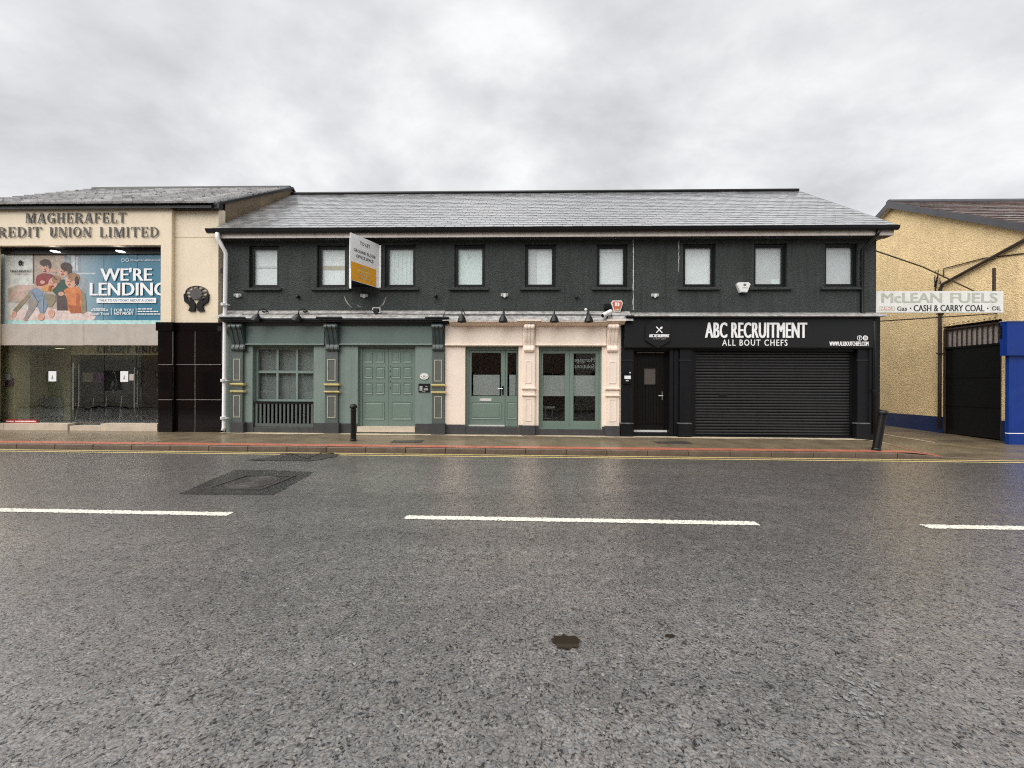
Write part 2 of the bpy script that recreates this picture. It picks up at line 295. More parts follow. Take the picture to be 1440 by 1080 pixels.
M['alarm_red'] = mat('red alarm cover', S(196, 96, 70), 0.4, 0.1, 4)
M['purple'] = mat('purple plastic', S(110, 70, 120), 0.4, 0.05)
M['sticker_red'] = mat('red sticker', S(168, 34, 40), 0.4, 0.05)
M['crack'] = mat('white paint crack', (0.66, 0.66, 0.62), 0.7, 0.25, 20)
M['scar'] = mat('scraped plaster', (0.30, 0.28, 0.24), 0.8, 0.4, 25)
M['brick_op'] = mat('brick of facing house', (0.26, 0.17, 0.13), 0.8, 0.2, 3)
M['render_op'] = mat('render of facing house', (0.48, 0.46, 0.42), 0.8, 0.1, 1)
M['lamp_on'] = mat('lit downlight', (1.0, 0.97, 0.9), 0.5, 0.0, emit=1.0)
M['lobby_lamp'] = mat('lobby lamp', (1.0, 0.95, 0.82), 0.5, 0.0, emit=0.7)
M['radiator'] = mat('white radiator', (0.6, 0.6, 0.58), 0.4, 0.03)
M['door_brown'] = mat('black brown door', (0.006, 0.005, 0.0048), 0.38, 0.2, 8, spec=0.25)
M['door_glass'] = mat('obscured door glass', (0.10, 0.088, 0.080), 0.2, 0.1, 8)

# ------------------------------------------------------------------ mesh building
WL = {}                                    # world location of every object made here
class MB:
    def __init__(s): s.v = []; s.f = []; s.m = []; s.mi = 0
    def add(s, vs, fs):
        o = len(s.v); s.v += [tuple(p) for p in vs]
        for f in fs: s.f.append([i + o for i in f]); s.m.append(s.mi)
        return s
    def box(s, x0, x1, y0, y1, z0, z1):
        x0, x1 = min(x0, x1), max(x0, x1); y0, y1 = min(y0, y1), max(y0, y1); z0, z1 = min(z0, z1), max(z0, z1)
        return s.add([(x0, y0, z0), (x1, y0, z0), (x1, y1, z0), (x0, y1, z0), (x0, y0, z1), (x1, y0, z1), (x1, y1, z1), (x0, y1, z1)],
                     [(0, 3, 2, 1), (4, 5, 6, 7), (0, 1, 5, 4), (1, 2, 6, 5), (2, 3, 7, 6), (3, 0, 4, 7)])
    def quad(s, a, b, c, d): return s.add([a, b, c, d], [(0, 1, 2, 3)])
    def prism(s, poly, y0, y1, axis='y'):     # polygon in (x,z) pushed along y, or (y,z) along x, or (x,y) along z
        n = len(poly)
        mk = {'y': lambda p, t: (p[0], t, p[1]), 'x': lambda p, t: (t, p[0], p[1]), 'z': lambda p, t: (p[0], p[1], t)}[axis]
        vs = [mk(p, y0) for p in poly] + [mk(p, y1) for p in poly]
        fs = [tuple(range(n)), tuple(range(2 * n - 1, n - 1, -1))] + [(i, (i + 1) % n, (i + 1) % n + n, i + n)[::-1] for i in range(n)]
        return s.add(vs, fs)
    def tube(s, pts, r, n=8, cap=True):
        pts = [Vector(p) for p in pts]; rs = r if isinstance(r, (list, tuple)) else [r] * len(pts); vs = []; prev = None
        for i, p in enumerate(pts):
            d = (pts[min(i + 1, len(pts) - 1)] - pts[max(i - 1, 0)]).normalized()
            if prev is None:
                a = d.cross(Vector((0, 0, 1)));  a = a if a.length > 0.05 else d.cross(Vector((0, 1, 0)))
            else: a = prev - d * prev.dot(d)
            a.normalize(); prev = a; b = d.cross(a)
            for k in range(n):
                t = 2 * math.pi * k / n; vs.append(p + (a * math.cos(t) + b * math.sin(t)) * rs[i])
        fs = []
        for i in range(len(pts) - 1):
            for k in range(n): fs.append((i * n + k, i * n + (k + 1) % n, (i + 1) * n + (k + 1) % n, (i + 1) * n + k))
        if cap: fs += [tuple(range(n))[::-1], tuple(range((len(pts) - 1) * n, len(pts) * n))]
        return s.add(vs, fs)
    def lathe(s, prof, c, n=16, tilt=None):  # prof: (radius, height) list about the vertical through c
        vs = []; fs = []
        for r, h in prof:
            for k in range(n):
                t = 2 * math.pi * k / n; p = Vector((r * math.cos(t), r * math.sin(t), h))
                if tilt: p = tilt @ p
                vs.append((c[0] + p.x, c[1] + p.y, c[2] + p.z))
        for i in range(len(prof) - 1):
            for k in range(n): fs.append((i * n + k, i * n + (k + 1) % n, (i + 1) * n + (k + 1) % n, (i + 1) * n + k))
        fs += [tuple(range(n))[::-1], tuple(range((len(prof) - 1) * n, len(prof) * n))]
        return s.add(vs, fs)
    def ellipse(s, cx, cz, rx, rz, y0, y1, n=20):
        return s.prism([(cx + rx * math.cos(2 * math.pi * k / n), cz + rz * math.sin(2 * math.pi * k / n)) for k in range(n)], y0, y1)
    def frame(s, x0, x1, z0, z1, y0, y1, w, wb=None):
        wb = w if wb is None else wb
        s.box(x0, x0 + w, y0, y1, z0, z1); s.box(x1 - w, x1, y0, y1, z0, z1)
        s.box(x0 + w, x1 - w, y0, y1, z1 - w, z1); return s.box(x0 + w, x1 - w, y0, y1, z0, z0 + wb)
    def build(s, name, m, parent=None, smooth=False, bevel=0.0):
        if s.v:
            c = Vector([(min(p[i] for p in s.v) + max(p[i] for p in s.v)) / 2 for i in range(3)])
        else: c = Vector()
        me = bpy.data.meshes.new(name); me.from_pydata([(p[0] - c.x, p[1] - c.y, p[2] - c.z) for p in s.v], [], s.f)
        for x in (m if isinstance(m, (list, tuple)) else [m]): me.materials.append(M[x] if isinstance(x, str) else x)
        if isinstance(m, (list, tuple)): me.polygons.foreach_set('material_index', s.m)
        if smooth: me.polygons.foreach_set('use_smooth', [True] * len(me.polygons))
        me.update()
        o = bpy.data.objects.new(name, me); COL.objects.link(o)
        if parent is not None: o.parent = parent; o.location = c - WL[parent.name]
        else: o.location = c
        WL[o.name] = c
        if bevel > 0:
            b = o.modifiers.new('bevel', 'BEVEL'); b.width = bevel; b.segments = 2; b.limit_method = 'ANGLE'
        return o
def tag(o, label=None, cat=None, group=None, kind=None):
    if label: o['label'] = label
    if cat: o['category'] = cat
    if group: o['group'] = group
    if kind: o['kind'] = kind
    return o
def thing(name, label, cat, loc, group=None):
    o = bpy.data.objects.new(name, None); COL.objects.link(o); o.location = loc; o.empty_display_size = 0.2
    WL[o.name] = Vector(loc); return tag(o, label, cat, group)
def bx(name, m, parent, x0, x1, y0, y1, z0, z1, bevel=0.0): return MB().box(x0, x1, y0, y1, z0, z1).build(name, m, parent, bevel=bevel)
def pbx(name, m, parent, px0, py0, px1, py1, Yf, dep, bevel=0.0):     # box whose front face fills a pixel rectangle on the plane Yf
    a, b, c, d = R(px0, py0, px1, py1, Yf); return bx(name, m, parent, a, b, Yf, Yf + dep, c, d, bevel)
def copy_tree(o, off, parent=None):
    c = o.copy(); COL.objects.link(c)
    if parent is None: c.location = o.location + Vector(off); WL[c.name] = WL[o.name] + Vector(off)
    else: c.parent = parent
    for ch in list(o.children): copy_tree(ch, off, c)
    return c
def wall_holes(x0, x1, z0, z1, Y, thick, holes):
    """wall slab with rectangular openings, reveals included"""
    b = MB(); xs = sorted({x0, x1, *[h[0] for h in holes], *[h[1] for h in holes]}); zs = sorted({z0, z1, *[h[2] for h in holes], *[h[3] for h in holes]})
    inh = lambda x, z: any(h[0] < x < h[1] and h[2] < z < h[3] for h in holes)
    for i in range(len(xs) - 1):
        for j in range(len(zs) - 1):
            if inh((xs[i] + xs[i + 1]) / 2, (zs[j] + zs[j + 1]) / 2): continue
            a, c, d, e_ = xs[i], xs[i + 1], zs[j], zs[j + 1]
            b.quad((a, Y, d), (c, Y, d), (c, Y, e_), (a, Y, e_)); b.quad((c, Y + thick, d), (a, Y + thick, d), (a, Y + thick, e_), (c, Y + thick, e_))
    for h in holes:
        a, c, d, e_ = h; y1 = Y + thick
        b.quad((a, Y, d), (a, Y, e_), (a, y1, e_), (a, y1, d)); b.quad((c, Y, e_), (c, Y, d), (c, y1, d), (c, y1, e_))
        b.quad((a, Y, e_), (c, Y, e_), (c, y1, e_), (a, y1, e_)); b.quad((a, y1, d), (c, y1, d), (c, Y, d), (a, Y, d))
    y1 = Y + thick
    b.quad((x0, Y, z1), (x1, Y, z1), (x1, y1, z1), (x0, y1, z1)); b.quad((x0, y1, z0), (x1, y1, z0), (x1, Y, z0), (x0, Y, z0))
    b.quad((x0, y1, z0), (x0, Y, z0), (x0, Y, z1), (x0, y1, z1)); b.quad((x1, Y, z0), (x1, y1, z0), (x1, y1, z1), (x1, Y, z1))
    return b
def text(body, name, m, parent, O, U, V, w, h=None, nrm=None, ext=0.002, bold=0.0, mirror=False, space=1.0, heavy=0.0):
    """lettering on the plane (O,U,V), w wide and h high, O its lower left corner"""
    cu = bpy.data.curves.new('lettering', 'FONT'); cu.body = body; cu.size = 1; cu.offset = bold; cu.extrude = 0.5; cu.space_character = space; cu.resolution_u = 3; cu.align_x = 'CENTER'
    ob = bpy.data.objects.new('lettering_curve', cu); me = ob.to_mesh(); vs = [v.co.copy() for v in me.vertices]; fs = [tuple(p.vertices) for p in me.polygons]
    ob.to_mesh_clear(); bpy.data.objects.remove(ob); bpy.data.curves.remove(cu)
    x0 = min(v.x for v in vs); x1 = max(v.x for v in vs); y0 = min(v.y for v in vs); y1 = max(v.y for v in vs)
    U = Vector(U).normalized(); V = Vector(V).normalized(); n_ = Vector(nrm).normalized() if nrm else Vector((0, -1, 0)); O = Vector(O)
    h = h if h else w * (y1 - y0) / (x1 - x0); b = MB(); out = []
    for v in vs:
        t = (v.x - x0) / (x1 - x0); t = 1 - t if mirror else t
        out.append(O + U * (t * w) + V * ((v.y - y0) / (y1 - y0) * h) + n_ * ((v.z + 0.5) * ext))
    for k, sh_ in enumerate((0,) if not heavy else (-1, -0.5, 0, 0.5, 1)): b.add([p + U * (sh_ * heavy * h) + n_ * (0.0003 * k) for p in out], fs)
    return b.build(name, m, parent)
def ptext(body, name, m, parent, px0, py0, px1, py1, Y, **k):
    a, b, c, d = R(px0, py0, px1, py1, Y); return text(body, name, m, parent, (a, Y, c), (1, 0, 0), (0, 0, 1), b - a, d - c, **k)

# planes of the street front (metres in front of the camera)
YW, YS, YP, YPL, YC = 10.85, 10.72, 10.65, 10.61, 10.44

# ================================================================== THE SETTING
def grid(name, m, xs, ys, zf, parent=None):
    b = MB(); nx = len(xs)
    b.add([(x, y, zf(x, y)) for y in ys for x in xs], [(j * nx + i, j * nx + i + 1, (j + 1) * nx + i + 1, (j + 1) * nx + i) for j in range(len(ys) - 1) for i in range(nx - 1)])
    return b.build(name, m, parent, smooth=True)
def rng(a, b, n): return [a + (b - a) * i / n for i in range(n + 1)]
def smooth(a, b, x): t = max(0, min(1, (x - a) / (b - a))); return t * t * (3 - 2 * t)
YK = 8.72                                  # kerb face
def foot_z(x, y):
    full = gz(x) + 0.055 + (y - YK) * 0.03; low = gz(x) - 0.052 + (y - YK) * 0.016
    t = smooth(8.6, 9.7, x - (y - YK) * 0.25); return full * (1 - t) + low * t
tag(grid('ground', 'ground', rng(-700, 700, 8), rng(-700, 900, 8), lambda x, y: -0.45), kind='structure')
XS = [-80, -50, -30] + rng(-22, 22, 88) + [30, 50, 80]
road = tag(grid('road', 'road', XS, rng(0.02, YK, 40), road_z), kind='structure')
pave = tag(grid('pavement', 'pave', XS, rng(YK + 0.1, 11.0, 14), foot_z), kind='structure')
tag(grid('opposite_pavement', 'pave', XS, rng(-3.0, 0.0, 6), lambda x, y: gz(x) + 0.05 - y * 0.02), kind='structure')
yard = tag(grid('yard', 'yard', rng(10.04, 13.9, 12), rng(11.0, 30, 40), lambda x, y: foot_z(x + 2.5, 11.0) - 0.001 + (y - 11) * 0.024), kind='structure')
# kerb stones
km = MB().box(-0.4525, 0.4525, 0, 0.1, -0.3, 0.0).build('kerb_stone', 'kerb', pave, bevel=0.012)
kmesh = km.data; kc = Vector((0, 0.05, -0.15)); first = True
for i in range(50):
    x = -22.3 + 0.915 * i; za_, zb_ = foot_z(x - 0.45, YK + 0.1), foot_z(x + 0.45, YK + 0.1)
    if first: o = km; first = False
    else: o = km.copy(); COL.objects.link(o)
    o.location = Vector((x, YK, (za_ + zb_) / 2 + random.uniform(-0.003, 0.003))) + kc - WL[pave.name]
    o.rotation_euler = (random.uniform(-0.008, 0.008), math.atan2(za_ - zb_, 0.9), random.uniform(-0.003, 0.003))
ok = MB().box(-22, 22, -0.1, 0.02, -0.3, 0.055).build('opposite_kerb', 'kerb'); tag(ok, kind='structure')
# red strip behind the kerb, turning into the crossover
def strip(name, m, pts, wid, zf, parent, dz=0.004):          # ribbon between two edges, pts = ((x,y),(x,y)) pairs
    b = MB(); vs = []
    for (a, c) in pts: vs += [(a[0], a[1], zf(*a) + dz), (c[0], c[1], zf(*c) + dz)]
    b.add(vs, [(2 * i, 2 * i + 2, 2 * i + 3, 2 * i + 1) for i in range(len(pts) - 1)]); return b.build(name, m, parent)
rx = rng(-22, 9.55, 140)
strip('red_strip', 'red', [((x, YK + 0.102), (x, YK + 0.36 + random.uniform(-0.012, 0.012))) for x in rx], 0, foot_z, pave)
strip('red_strip', 'red', [((9.62 - (y - YK) * 0.10, y), (9.46 - (y - YK) * 0.10 + random.uniform(-0.02, 0.02), y)) for y in rng(YK + 0.38, 10.05, 14)], 0, foot_z, pave)
# cement skim along the foot of the shopfronts
sk = [((x, 10.70), (x, 10.47 + 0.035 * math.sin(x * 2.1) + random.uniform(-0.025, 0.025))) for x in rng(-8.4, 9.9, 120)]
strip('cement_skim', 'skim', [(b_, a_) for a_, b_ in sk], 0, foot_z, pave, 0.005)
strip('cement_seam', 'skim', [((11.52, y), (11.60 + random.uniform(-0.01, 0.01), y)) for y in rng(11.02, 14.5, 16)], 0, lambda x, y: foot_z(x + 2.5, 11.0) + (y - 11) * 0.024, yard, 0.004)
strip('gutter_grit', 'grit', [((x, YK - 0.10 + 0.03 * math.sin(x * 1.7) + random.uniform(-0.03, 0.03)), (x, YK - 0.001)) for x in rng(-22, 22, 320)], 0, road_z, road, 0.003)
# road paint
def ragged(x0, x1, y0, y1, n, j):
    return [((x, y0 + random.uniform(-j, j)), (x, y1 + random.uniform(-j, j))) for x in rng(x0, x1, n)]
for Yl in (8.60, 8.38):
    strip('yellow_line', 'yellow', ragged(-22, 22, Yl - 0.085, Yl, 260, 0.006), 0, road_z, road)
dxa, dya = GP(570, 727.5); dxb, dyb = GP(1066, 737); dxc, dyc = GP(322, 724.0); dxd, dyd = GP(1303, 741.5)
dl = dxb - dxa; sl_ = (dyd - dyc) / (dxd - dxc)
for (xs0, xs1) in ((dxc - 2 * dl - 2.0, dxc - dl - 2.0), (dxc - dl, dxc), (dxa, dxb), (dxd, dxd + dl), (dxd + dl + 2.0, dxd + 2 * dl + 2.0)):
    yl = lambda x: dya + (x - dxa) * sl_
    pts = [((x, yl(x) - 0.055 + random.uniform(-0.012, 0.006)), (x, yl(x) + 0.055 + random.uniform(-0.008, 0.014))) for x in rng(xs0, xs1, 260)]
    strip('centre_line_dash', 'white_line', pts, 0, road_z, road)
# darker repairs in the asphalt
def patch(name, m, pxs, dz, parent=road):
    c0_ = [GP(*p) for p in pxs]; c = []
    for k in range(len(c0_)):
        (xa_, ya_), (xb_, yb_) = c0_[k], c0_[(k + 1) % len(c0_)]; n_ = max(3, int(math.hypot(xb_ - xa_, yb_ - ya_) / 0.06))
        c += [(xa_ + (xb_ - xa_) * i / n_ + random.uniform(-0.018, 0.018), ya_ + (yb_ - ya_) * i / n_ + random.uniform(-0.018, 0.018)) for i in range(n_)]
    return MB().add([(x, y, road_z(x, y) + dz) for x, y in c], [tuple(range(len(c)))]).build(name, m, parent)
patch('asphalt_patch', 'patch', [(250, 695), (330, 696), (386, 696), (442, 664), (380, 661), (330, 661)], 0.003)
patch('asphalt_patch', 'patch', [(344, 647.5), (440, 648.5), (470, 643), (480, 638.8), (400, 637.6), (380, 643)], 0.007)
for pts in ([(394, 645), (408, 638.5), (432, 645.5), (452, 637.5), (470, 638)],):
    p3 = [GP(*p) for p in pts]; MB().tube([(x, y, road_z(x, y) + 0.004) for x, y in p3], 0.012, 5).build('crack_seal', 'ink', road)
# manhole: square iron frame with a ringed round lid
ma_, mb_, mc_, md_ = GP(308, 690), GP(368, 690), GP(398, 668), GP(345, 668)
mcx, mcy = sum(p[0] for p in (ma_, mb_, mc_, md_)) / 4, sum(p[1] for p in (ma_, mb_, mc_, md_)) / 4
mz = road_z(mcx, mcy)
mh = thing('manhole_cover', 'round ringed iron manhole cover set in a dark asphalt patch', 'manhole cover', (mcx, mcy, mz))
MB().frame(mcx - 0.40, mcx + 0.40, mcy - 0.40, mcy + 0.40, 0, 0, 0.04)
fb = MB()
for s_ in (-1, 1):
    fb.box(mcx - 0.42, mcx + 0.42, mcy + s_ * 0.40 - 0.025, mcy + s_ * 0.40 + 0.025, mz - 0.05, mz + 0.012); fb.box(mcx + s_ * 0.40 - 0.025, mcx + s_ * 0.40 + 0.025, mcy - 0.374, mcy + 0.374, mz - 0.05, mz + 0.012)
fb.build('cover_frame', 'iron', mh)
lid = MB().lathe([(0.36, -0.03), (0.36, 0.006), (0.355, 0.008)], (mcx, mcy, mz), 40).build('lid', 'iron', mh)
for r_ in (0.08, 0.16, 0.24, 0.32):
    rb = MB(); n_ = 36
    for k in range(n_):
        a0, a1 = 2 * math.pi * k / n_, 2 * math.pi * (k + 1) / n_
        rb.add([(mcx + q * math.cos(a), mcy + q * math.sin(a), mz + z_) for q, a, z_ in ((r_ - 0.014, a0, 0.009), (r_ - 0.014, a1, 0.009), (r_, a1, 0.016), (r_, a0, 0.016), (r_ + 0.014, a1, 0.009), (r_ + 0.014, a0, 0.009))], [(0, 1, 2, 3)[::-1], (3, 2, 4, 5)[::-1]])
    rb.build('raised_ring', 'iron', lid)
# puddles
def puddle(px, py, w, h, label, seed):
    rn = random.Random(seed); x, y = GP(px, py); n_ = 26; b = MB(); z = road_z(x, y) + 0.006; pts = []
    for k in range(n_):
        a = 2 * math.pi * k / n_; q = 1 + rn.uniform(-0.22, 0.22); pts.append((x + w * q * math.cos(a), y + h * q * math.sin(a), z))
    o = b.add(pts, [tuple(range(n_))]).build('puddle', 'puddle'); o['kind'] = 'structure'; return o
puddle(797, 903, 0.085, 0.062, '', 3); puddle(942, 895, 0.032, 0.014, '', 5)
rn = random.Random(21)
for k in range(80):
    t = rn.random(); px0_, py0_ = 1182 + 36 * t + rn.gauss(0, 13), 852 + 165 * t; x, y = GP(px0_, py0_); r_ = rn.uniform(0.004, 0.013); n_ = 12; ph = rn.uniform(0, 6)
    w = MB().add([(x + r_ * (1 + 0.35 * math.sin(3 * a + ph) + rn.uniform(-0.2, 0.2)) * 0.9 * math.cos(a), y + r_ * (1 + 0.3 * math.sin(2 * a + ph) + rn.uniform(-0.2, 0.2)) * 1.3 * math.sin(a), road_z(x, y) + 0.003 + 0.00008 * k) for a in [2 * math.pi * j / n_ for j in range(n_)]], [tuple(range(n_))]).build('wet_fleck', 'water_film', road)
# small iron covers in the footpath
def icover(px0, py0, px1, py1, label):
    d = ray((px0 + px1) / 2, (py0 + py1) / 2); t = (0.09 - CAM.z) / d.z; x, y = (CAM + d * t).x, (CAM + d * t).y; w = (px1 - px0) / FPX * y; z = foot_z(x, y)
    t_ = thing('inspection_cover', label, 'cover', (x, y, z)); fr = MB(); h_ = 0.17
    for s_ in (-1, 1):
        fr.box(x - w / 2, x + w / 2, y + s_ * h_ - 0.015, y + s_ * h_ + 0.015, z - 0.03, z + 0.006); fr.box(x + s_ * w / 2 - 0.015, x + s_ * w / 2 + 0.015, y - h_ + 0.016, y + h_ - 0.016, z - 0.03, z + 0.006)
    fr.build('cover_frame', 'iron', t_); bx('cover_plate', 'iron', t_, x - w / 2 + 0.016, x + w / 2 - 0.016, y - h_ + 0.016, y + h_ - 0.016, z - 0.03, z + 0.004)
icover(922, 619, 968, 624, 'dark iron inspection cover in the footpath before the black entrance door')
icover(552, 618, 594, 623, 'low iron inspection cover in the footpath before the green panelled double door')

# ================================================================== ROOF TILING
def tiling(roof, mname, x0, x1, ye, ze, yr, zr, w, exposure, thick, n_single, seed, nm='slate', half=True):
    """slates laid in staggered rows from the eaves up; the lowest rows are single objects"""
    rn = random.Random(seed); slope = math.atan2(zr - ze, yr - ye); ln = math.hypot(zr - ze, yr - ye); rows = int(ln / exposure)
    exposure = ln / rows; tl = exposure * 1.35; cs, sn = math.cos(slope), math.sin(slope)
    hw, lip = w / 2 - 0.006, thick * 0.9
    base = [(-hw, 0, 0), (hw, 0, 0), (hw, tl, -lip), (-hw, tl, -lip), (-hw, 0, thick), (hw, 0, thick), (hw, tl, thick - lip), (-hw, tl, thick - lip)]
    fs = [(0, 3, 2, 1), (4, 5, 6, 7), (0, 1, 5, 4), (1, 2, 6, 5), (2, 3, 7, 6), (3, 0, 4, 7)]
    me = bpy.data.meshes.new(nm); me.from_pydata([(a, b * cs - c * sn, b * sn + c * cs) for a, b, c in base], [], fs); me.materials.append(M[mname])
    rest = MB(); cnt = 0
    for r in range(rows):
        v = r * exposure - 0.03; off = (w / 2 if (r % 2 and half) else 0); x = x0 + w / 2 - off
        while x - w / 2 < x1 - 0.01:
            a, b = max(x - w / 2, x0), min(x + w / 2, x1)
            if b - a > 0.04:
                cx_, sx = (a + b) / 2, (b - a) / w; dv = rn.uniform(-0.008, 0.008); dn = lip + rn.uniform(0, 0.004); tw = rn.uniform(-0.012, 0.012); lift = rn.uniform(-0.004, 0.008)
                oy, oz = ye + (v + dv) * cs - dn * sn, ze + (v + dv) * sn + dn * cs
                if cnt < n_single:
                    o = bpy.data.objects.new(nm, me); COL.objects.link(o); o.parent = roof; o.location = Vector((cx_, oy, oz)) - WL[roof.name]; o.scale = (sx, 1, 1); o.rotation_euler = (lift, tw, 0)
                else:
                    rest.add([(cx_ + p[0] * sx, oy + (p[1] * cs - p[2] * sn), oz + (p[1] * sn + p[2] * cs) + p[1] * lift + p[0] * tw) for p in base], fs)
                cnt += 1
            x += w
    if rest.v: tag(rest.build(nm + 's', mname, roof), kind='stuff')
    return cnt

# ================================================================== DARK GREY TERRACE
XL, XR = PX(316.5, 400, YW)[0], PX(1232, 400, YW)[0]
ZE = PX(760, 333, 10.58)[1]                # underside of the eaves board
YE, YR_ = 10.50, 14.2; ZG = PX(760, 319, YE)[1]; ZRI = PX(760, 272, YR_)[1]
bld = thing('terrace_building', 'long dark grey roughcast two storey terrace with nine upper windows', 'building', ((XL + XR) / 2, YW, 0))
wins = [(350, 392), (445.5, 488), (541, 584.5), (639, 682.5), (738, 781.5), (839, 882.5), (960.3, 1006.5), (1060, 1107), (1160, 1207)]
holes = []
for i, (a, b) in enumerate(wins):
    t_ = i / 8; holes.append(R(a, 345 - 3.2 * t_, b, 404.3 - 0.8 * t_, YW))
zt = sum(h[3] for h in holes) / 9; zb = sum(h[2] for h in holes) / 9
holes = [(h[0], h[1], zb, zt) for h in holes]
ZS = 3.30
wall_holes(XL, XR, ZS, ZE + 0.25, YW, 0.32, holes).build('wall', 'dgrey', bld)
gb = MB()   # gable ends, back wall, floor slab between the storeys
for xa_, xb_ in ((XL, XL + 0.3), (XR - 0.3, XR)):
    gb.prism([(YW + 0.32, -0.2), (17.8, -0.2), (17.8, ZE), (YR_, ZRI - 0.12), (YW + 0.32, ZE + 0.2)], xa_, xb_, 'x')
gb.box(XL + 0.3, XR - 0.3, 17.5, 17.8, -0.2, ZE); gb.build('rear_walls', 'dgrey', bld)
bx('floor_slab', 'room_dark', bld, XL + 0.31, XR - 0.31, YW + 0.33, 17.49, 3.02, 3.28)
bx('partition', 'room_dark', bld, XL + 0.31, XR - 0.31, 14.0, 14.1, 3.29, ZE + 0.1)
# windows
blinds = ['blind', 'blind', 'blind_aqua', 'blind_aqua', 'blind', 'blind', 'blind', 'blind_grey', 'blind_grey']
for i, h in enumerate(holes):
    x0, x1, z0, z1 = h; yf = YW + 0.07
    f = MB().frame(x0, x1, z0, z1, yf, yf + 0.07, 0.055).build('window', 'black_frame', bld)
    MB().frame(x0 + 0.056, x1 - 0.056, z0 + 0.056, z1 - 0.056, yf + 0.012, yf + 0.062, 0.042).build('sash', 'black_frame', f)
    bx('pane', 'glass', f, x0 + 0.099, x1 - 0.099, yf + 0.03, yf + 0.04, z0 + 0.099, z1 - 0.099)
    sx0, sx1 = x0 - 0.14, x1 + 0.10
    MB().prism([(YW - 0.07, z0 - 0.085), (YW + 0.09, z0 - 0.085), (YW + 0.09, z0 + 0.0), (YW - 0.07, z0 - 0.018)], sx0, sx1, 'x').build('sill', 'dgrey', f)
    bl = bx('blind', blinds[i], f, x0 + 0.02, x1 - 0.02, yf + 0.0855, yf + 0.095, z0, z1)
    zm = (z0 + z1) / 2
    if i == 0: bx('blind_rail', 'blind_grey', bl, x0 + 0.06, x1 - 0.06, yf + 0.075, yf + 0.084, zm - 0.01, zm + 0.05)
    if i == 1: bx('blind_rail', 'skim', bl, x0 + 0.06, x1 - 0.06, yf + 0.075, yf + 0.084, zm - 0.06, zm + 0.06)
    if i == 2:
        for k in range(6): bx('curtain_fold', 'blind', bl, x0 + 0.05 + k * 0.12, x0 + 0.10 + k * 0.12, yf + 0.076, yf + 0.085, z0 + 0.02, z1 - 0.02)
    if i == 3: MB().ellipse(x0 + 0.40, z1 - 0.30, 0.045, 0.045, yf + 0.074, yf + 0.084).build('window_vent', 'blind_grey', bl)
    if i == 4: bx('curtain', 'blind_grey', bl, x0 + 0.03, x0 + 0.34, yf + 0.074, yf + 0.084, z0 + 0.01, z1 - 0.01)
    if i == 5: bx('blind_rail', 'blind_grey', bl, x0 + 0.10, x1 - 0.10, yf + 0.075, yf + 0.084, z1 - 0.20, z1 - 0.185)
    if i == 7: bx('paper_stack', 'blind_aqua', bl, x1 - 0.34, x1 - 0.12, yf + 0.074, yf + 0.084, z0 + 0.1, z0 + 0.24)
# roof
xr0, xr1 = XL - 0.09, PX(1262, 317, YE)[0]
roof = MB().prism([(YE, ZG), (YR_, ZRI), (17.9, ZG), (17.9, ZG - 0.06), (YR_, ZRI - 0.10), (YE, ZG - 0.06)], xr0, xr1, 'x').build('roof', 'under', bld)
tiling(roof, 'wet_slate', xr0, xr1, YE + 0.03, ZG + 0.01, YR_, ZRI, 0.27, 0.205, 0.013, 300, 4)
MB().tube([(x, YR_, ZRI + 0.035) for x in rng(xr0, xr1, 2)], 0.075, 10).build('ridge', 'black', roof)
MB().prism([(YE + 0.02, ZG - 0.10), (YR_, ZRI - 0.08), (YR_, ZRI + 0.03), (YE + 0.02, ZG + 0.02)], xr1 + 0.001, xr1 + 0.03, 'x').build('verge', 'black', roof)
# eaves: gutter, fascia board, soffit
gp = [(10.44, 0.0), (10.455, -0.07), (10.49, -0.105), (10.55, -0.105), (10.575, -0.07), (10.575, 0.0), (10.56, 0.0), (10.55, -0.06), (10.47, -0.06), (10.455, 0.0)]
gx0, gx1 = PX(288, 322, 10.44)[0], PX(1266.5, 318, 10.44)[0]
MB().prism([(y, ZG - 0.015 + z) for y, z in gp], gx0, gx1, 'x').build('gutter', 'black', bld)
fx1 = PX(1257, 326, 10.58)[0]
bx('fascia_board', 'soffit', bld, XL - 0.06, fx1, 10.578, 10.60, ZE, ZG - 0.02)
bx('soffit_board', 'under', bld, XL - 0.06, fx1, 10.602, YW - 0.002, ZE + 0.005, ZE + 0.03)
MB().prism([(10.602, ZE + 0.031), (YW + 0.3, ZE + 0.031), (YW + 0.3, ZG + 0.2), (10.602, ZG - 0.03)], XR + 0.002, fx1, 'x').build('eaves_box', 'soffit', bld)
# downpipes
def pipe(name, m, pts, r, parent, collars=()):
    o = MB().tube(pts, r, 12).build(name, m, parent, smooth=True)
    for z in collars:
        x, y = pts[-1][0], pts[-1][1]; MB().lathe([(r * 1.0, -0.04), (r * 1.22, -0.035), (r * 1.22, 0.035), (r, 0.04)], (x, y, z), 12).build('pipe_collar', m, o); bx('pipe_clip', m, o, x + r * 0.9, x + r * 2.2, y - 0.012, y + 0.1, z - 0.015, z + 0.015)
    return o
px_, _ = PX(315.6, 470, 10.58); pg, pgz = PX(306, 329, 10.50)
dp = pipe('downpipe', 'white_pipe', [(pg, 10.50, ZG - 0.12), (pg, 10.50, ZG - 0.27), (pg + 0.03, 10.51, ZG - 0.33), (px_ - 0.02, 10.60, ZG - 0.58), (px_, 10.62, ZG - 0.66), (px_, 10.60, 3.7), (px_, 10.58, 0.28), (px_, 10.54, 0.20)], 0.052, bld, (3.72, 1.6, 0.55))
px2, _ = PX(1228, 500, 10.60)
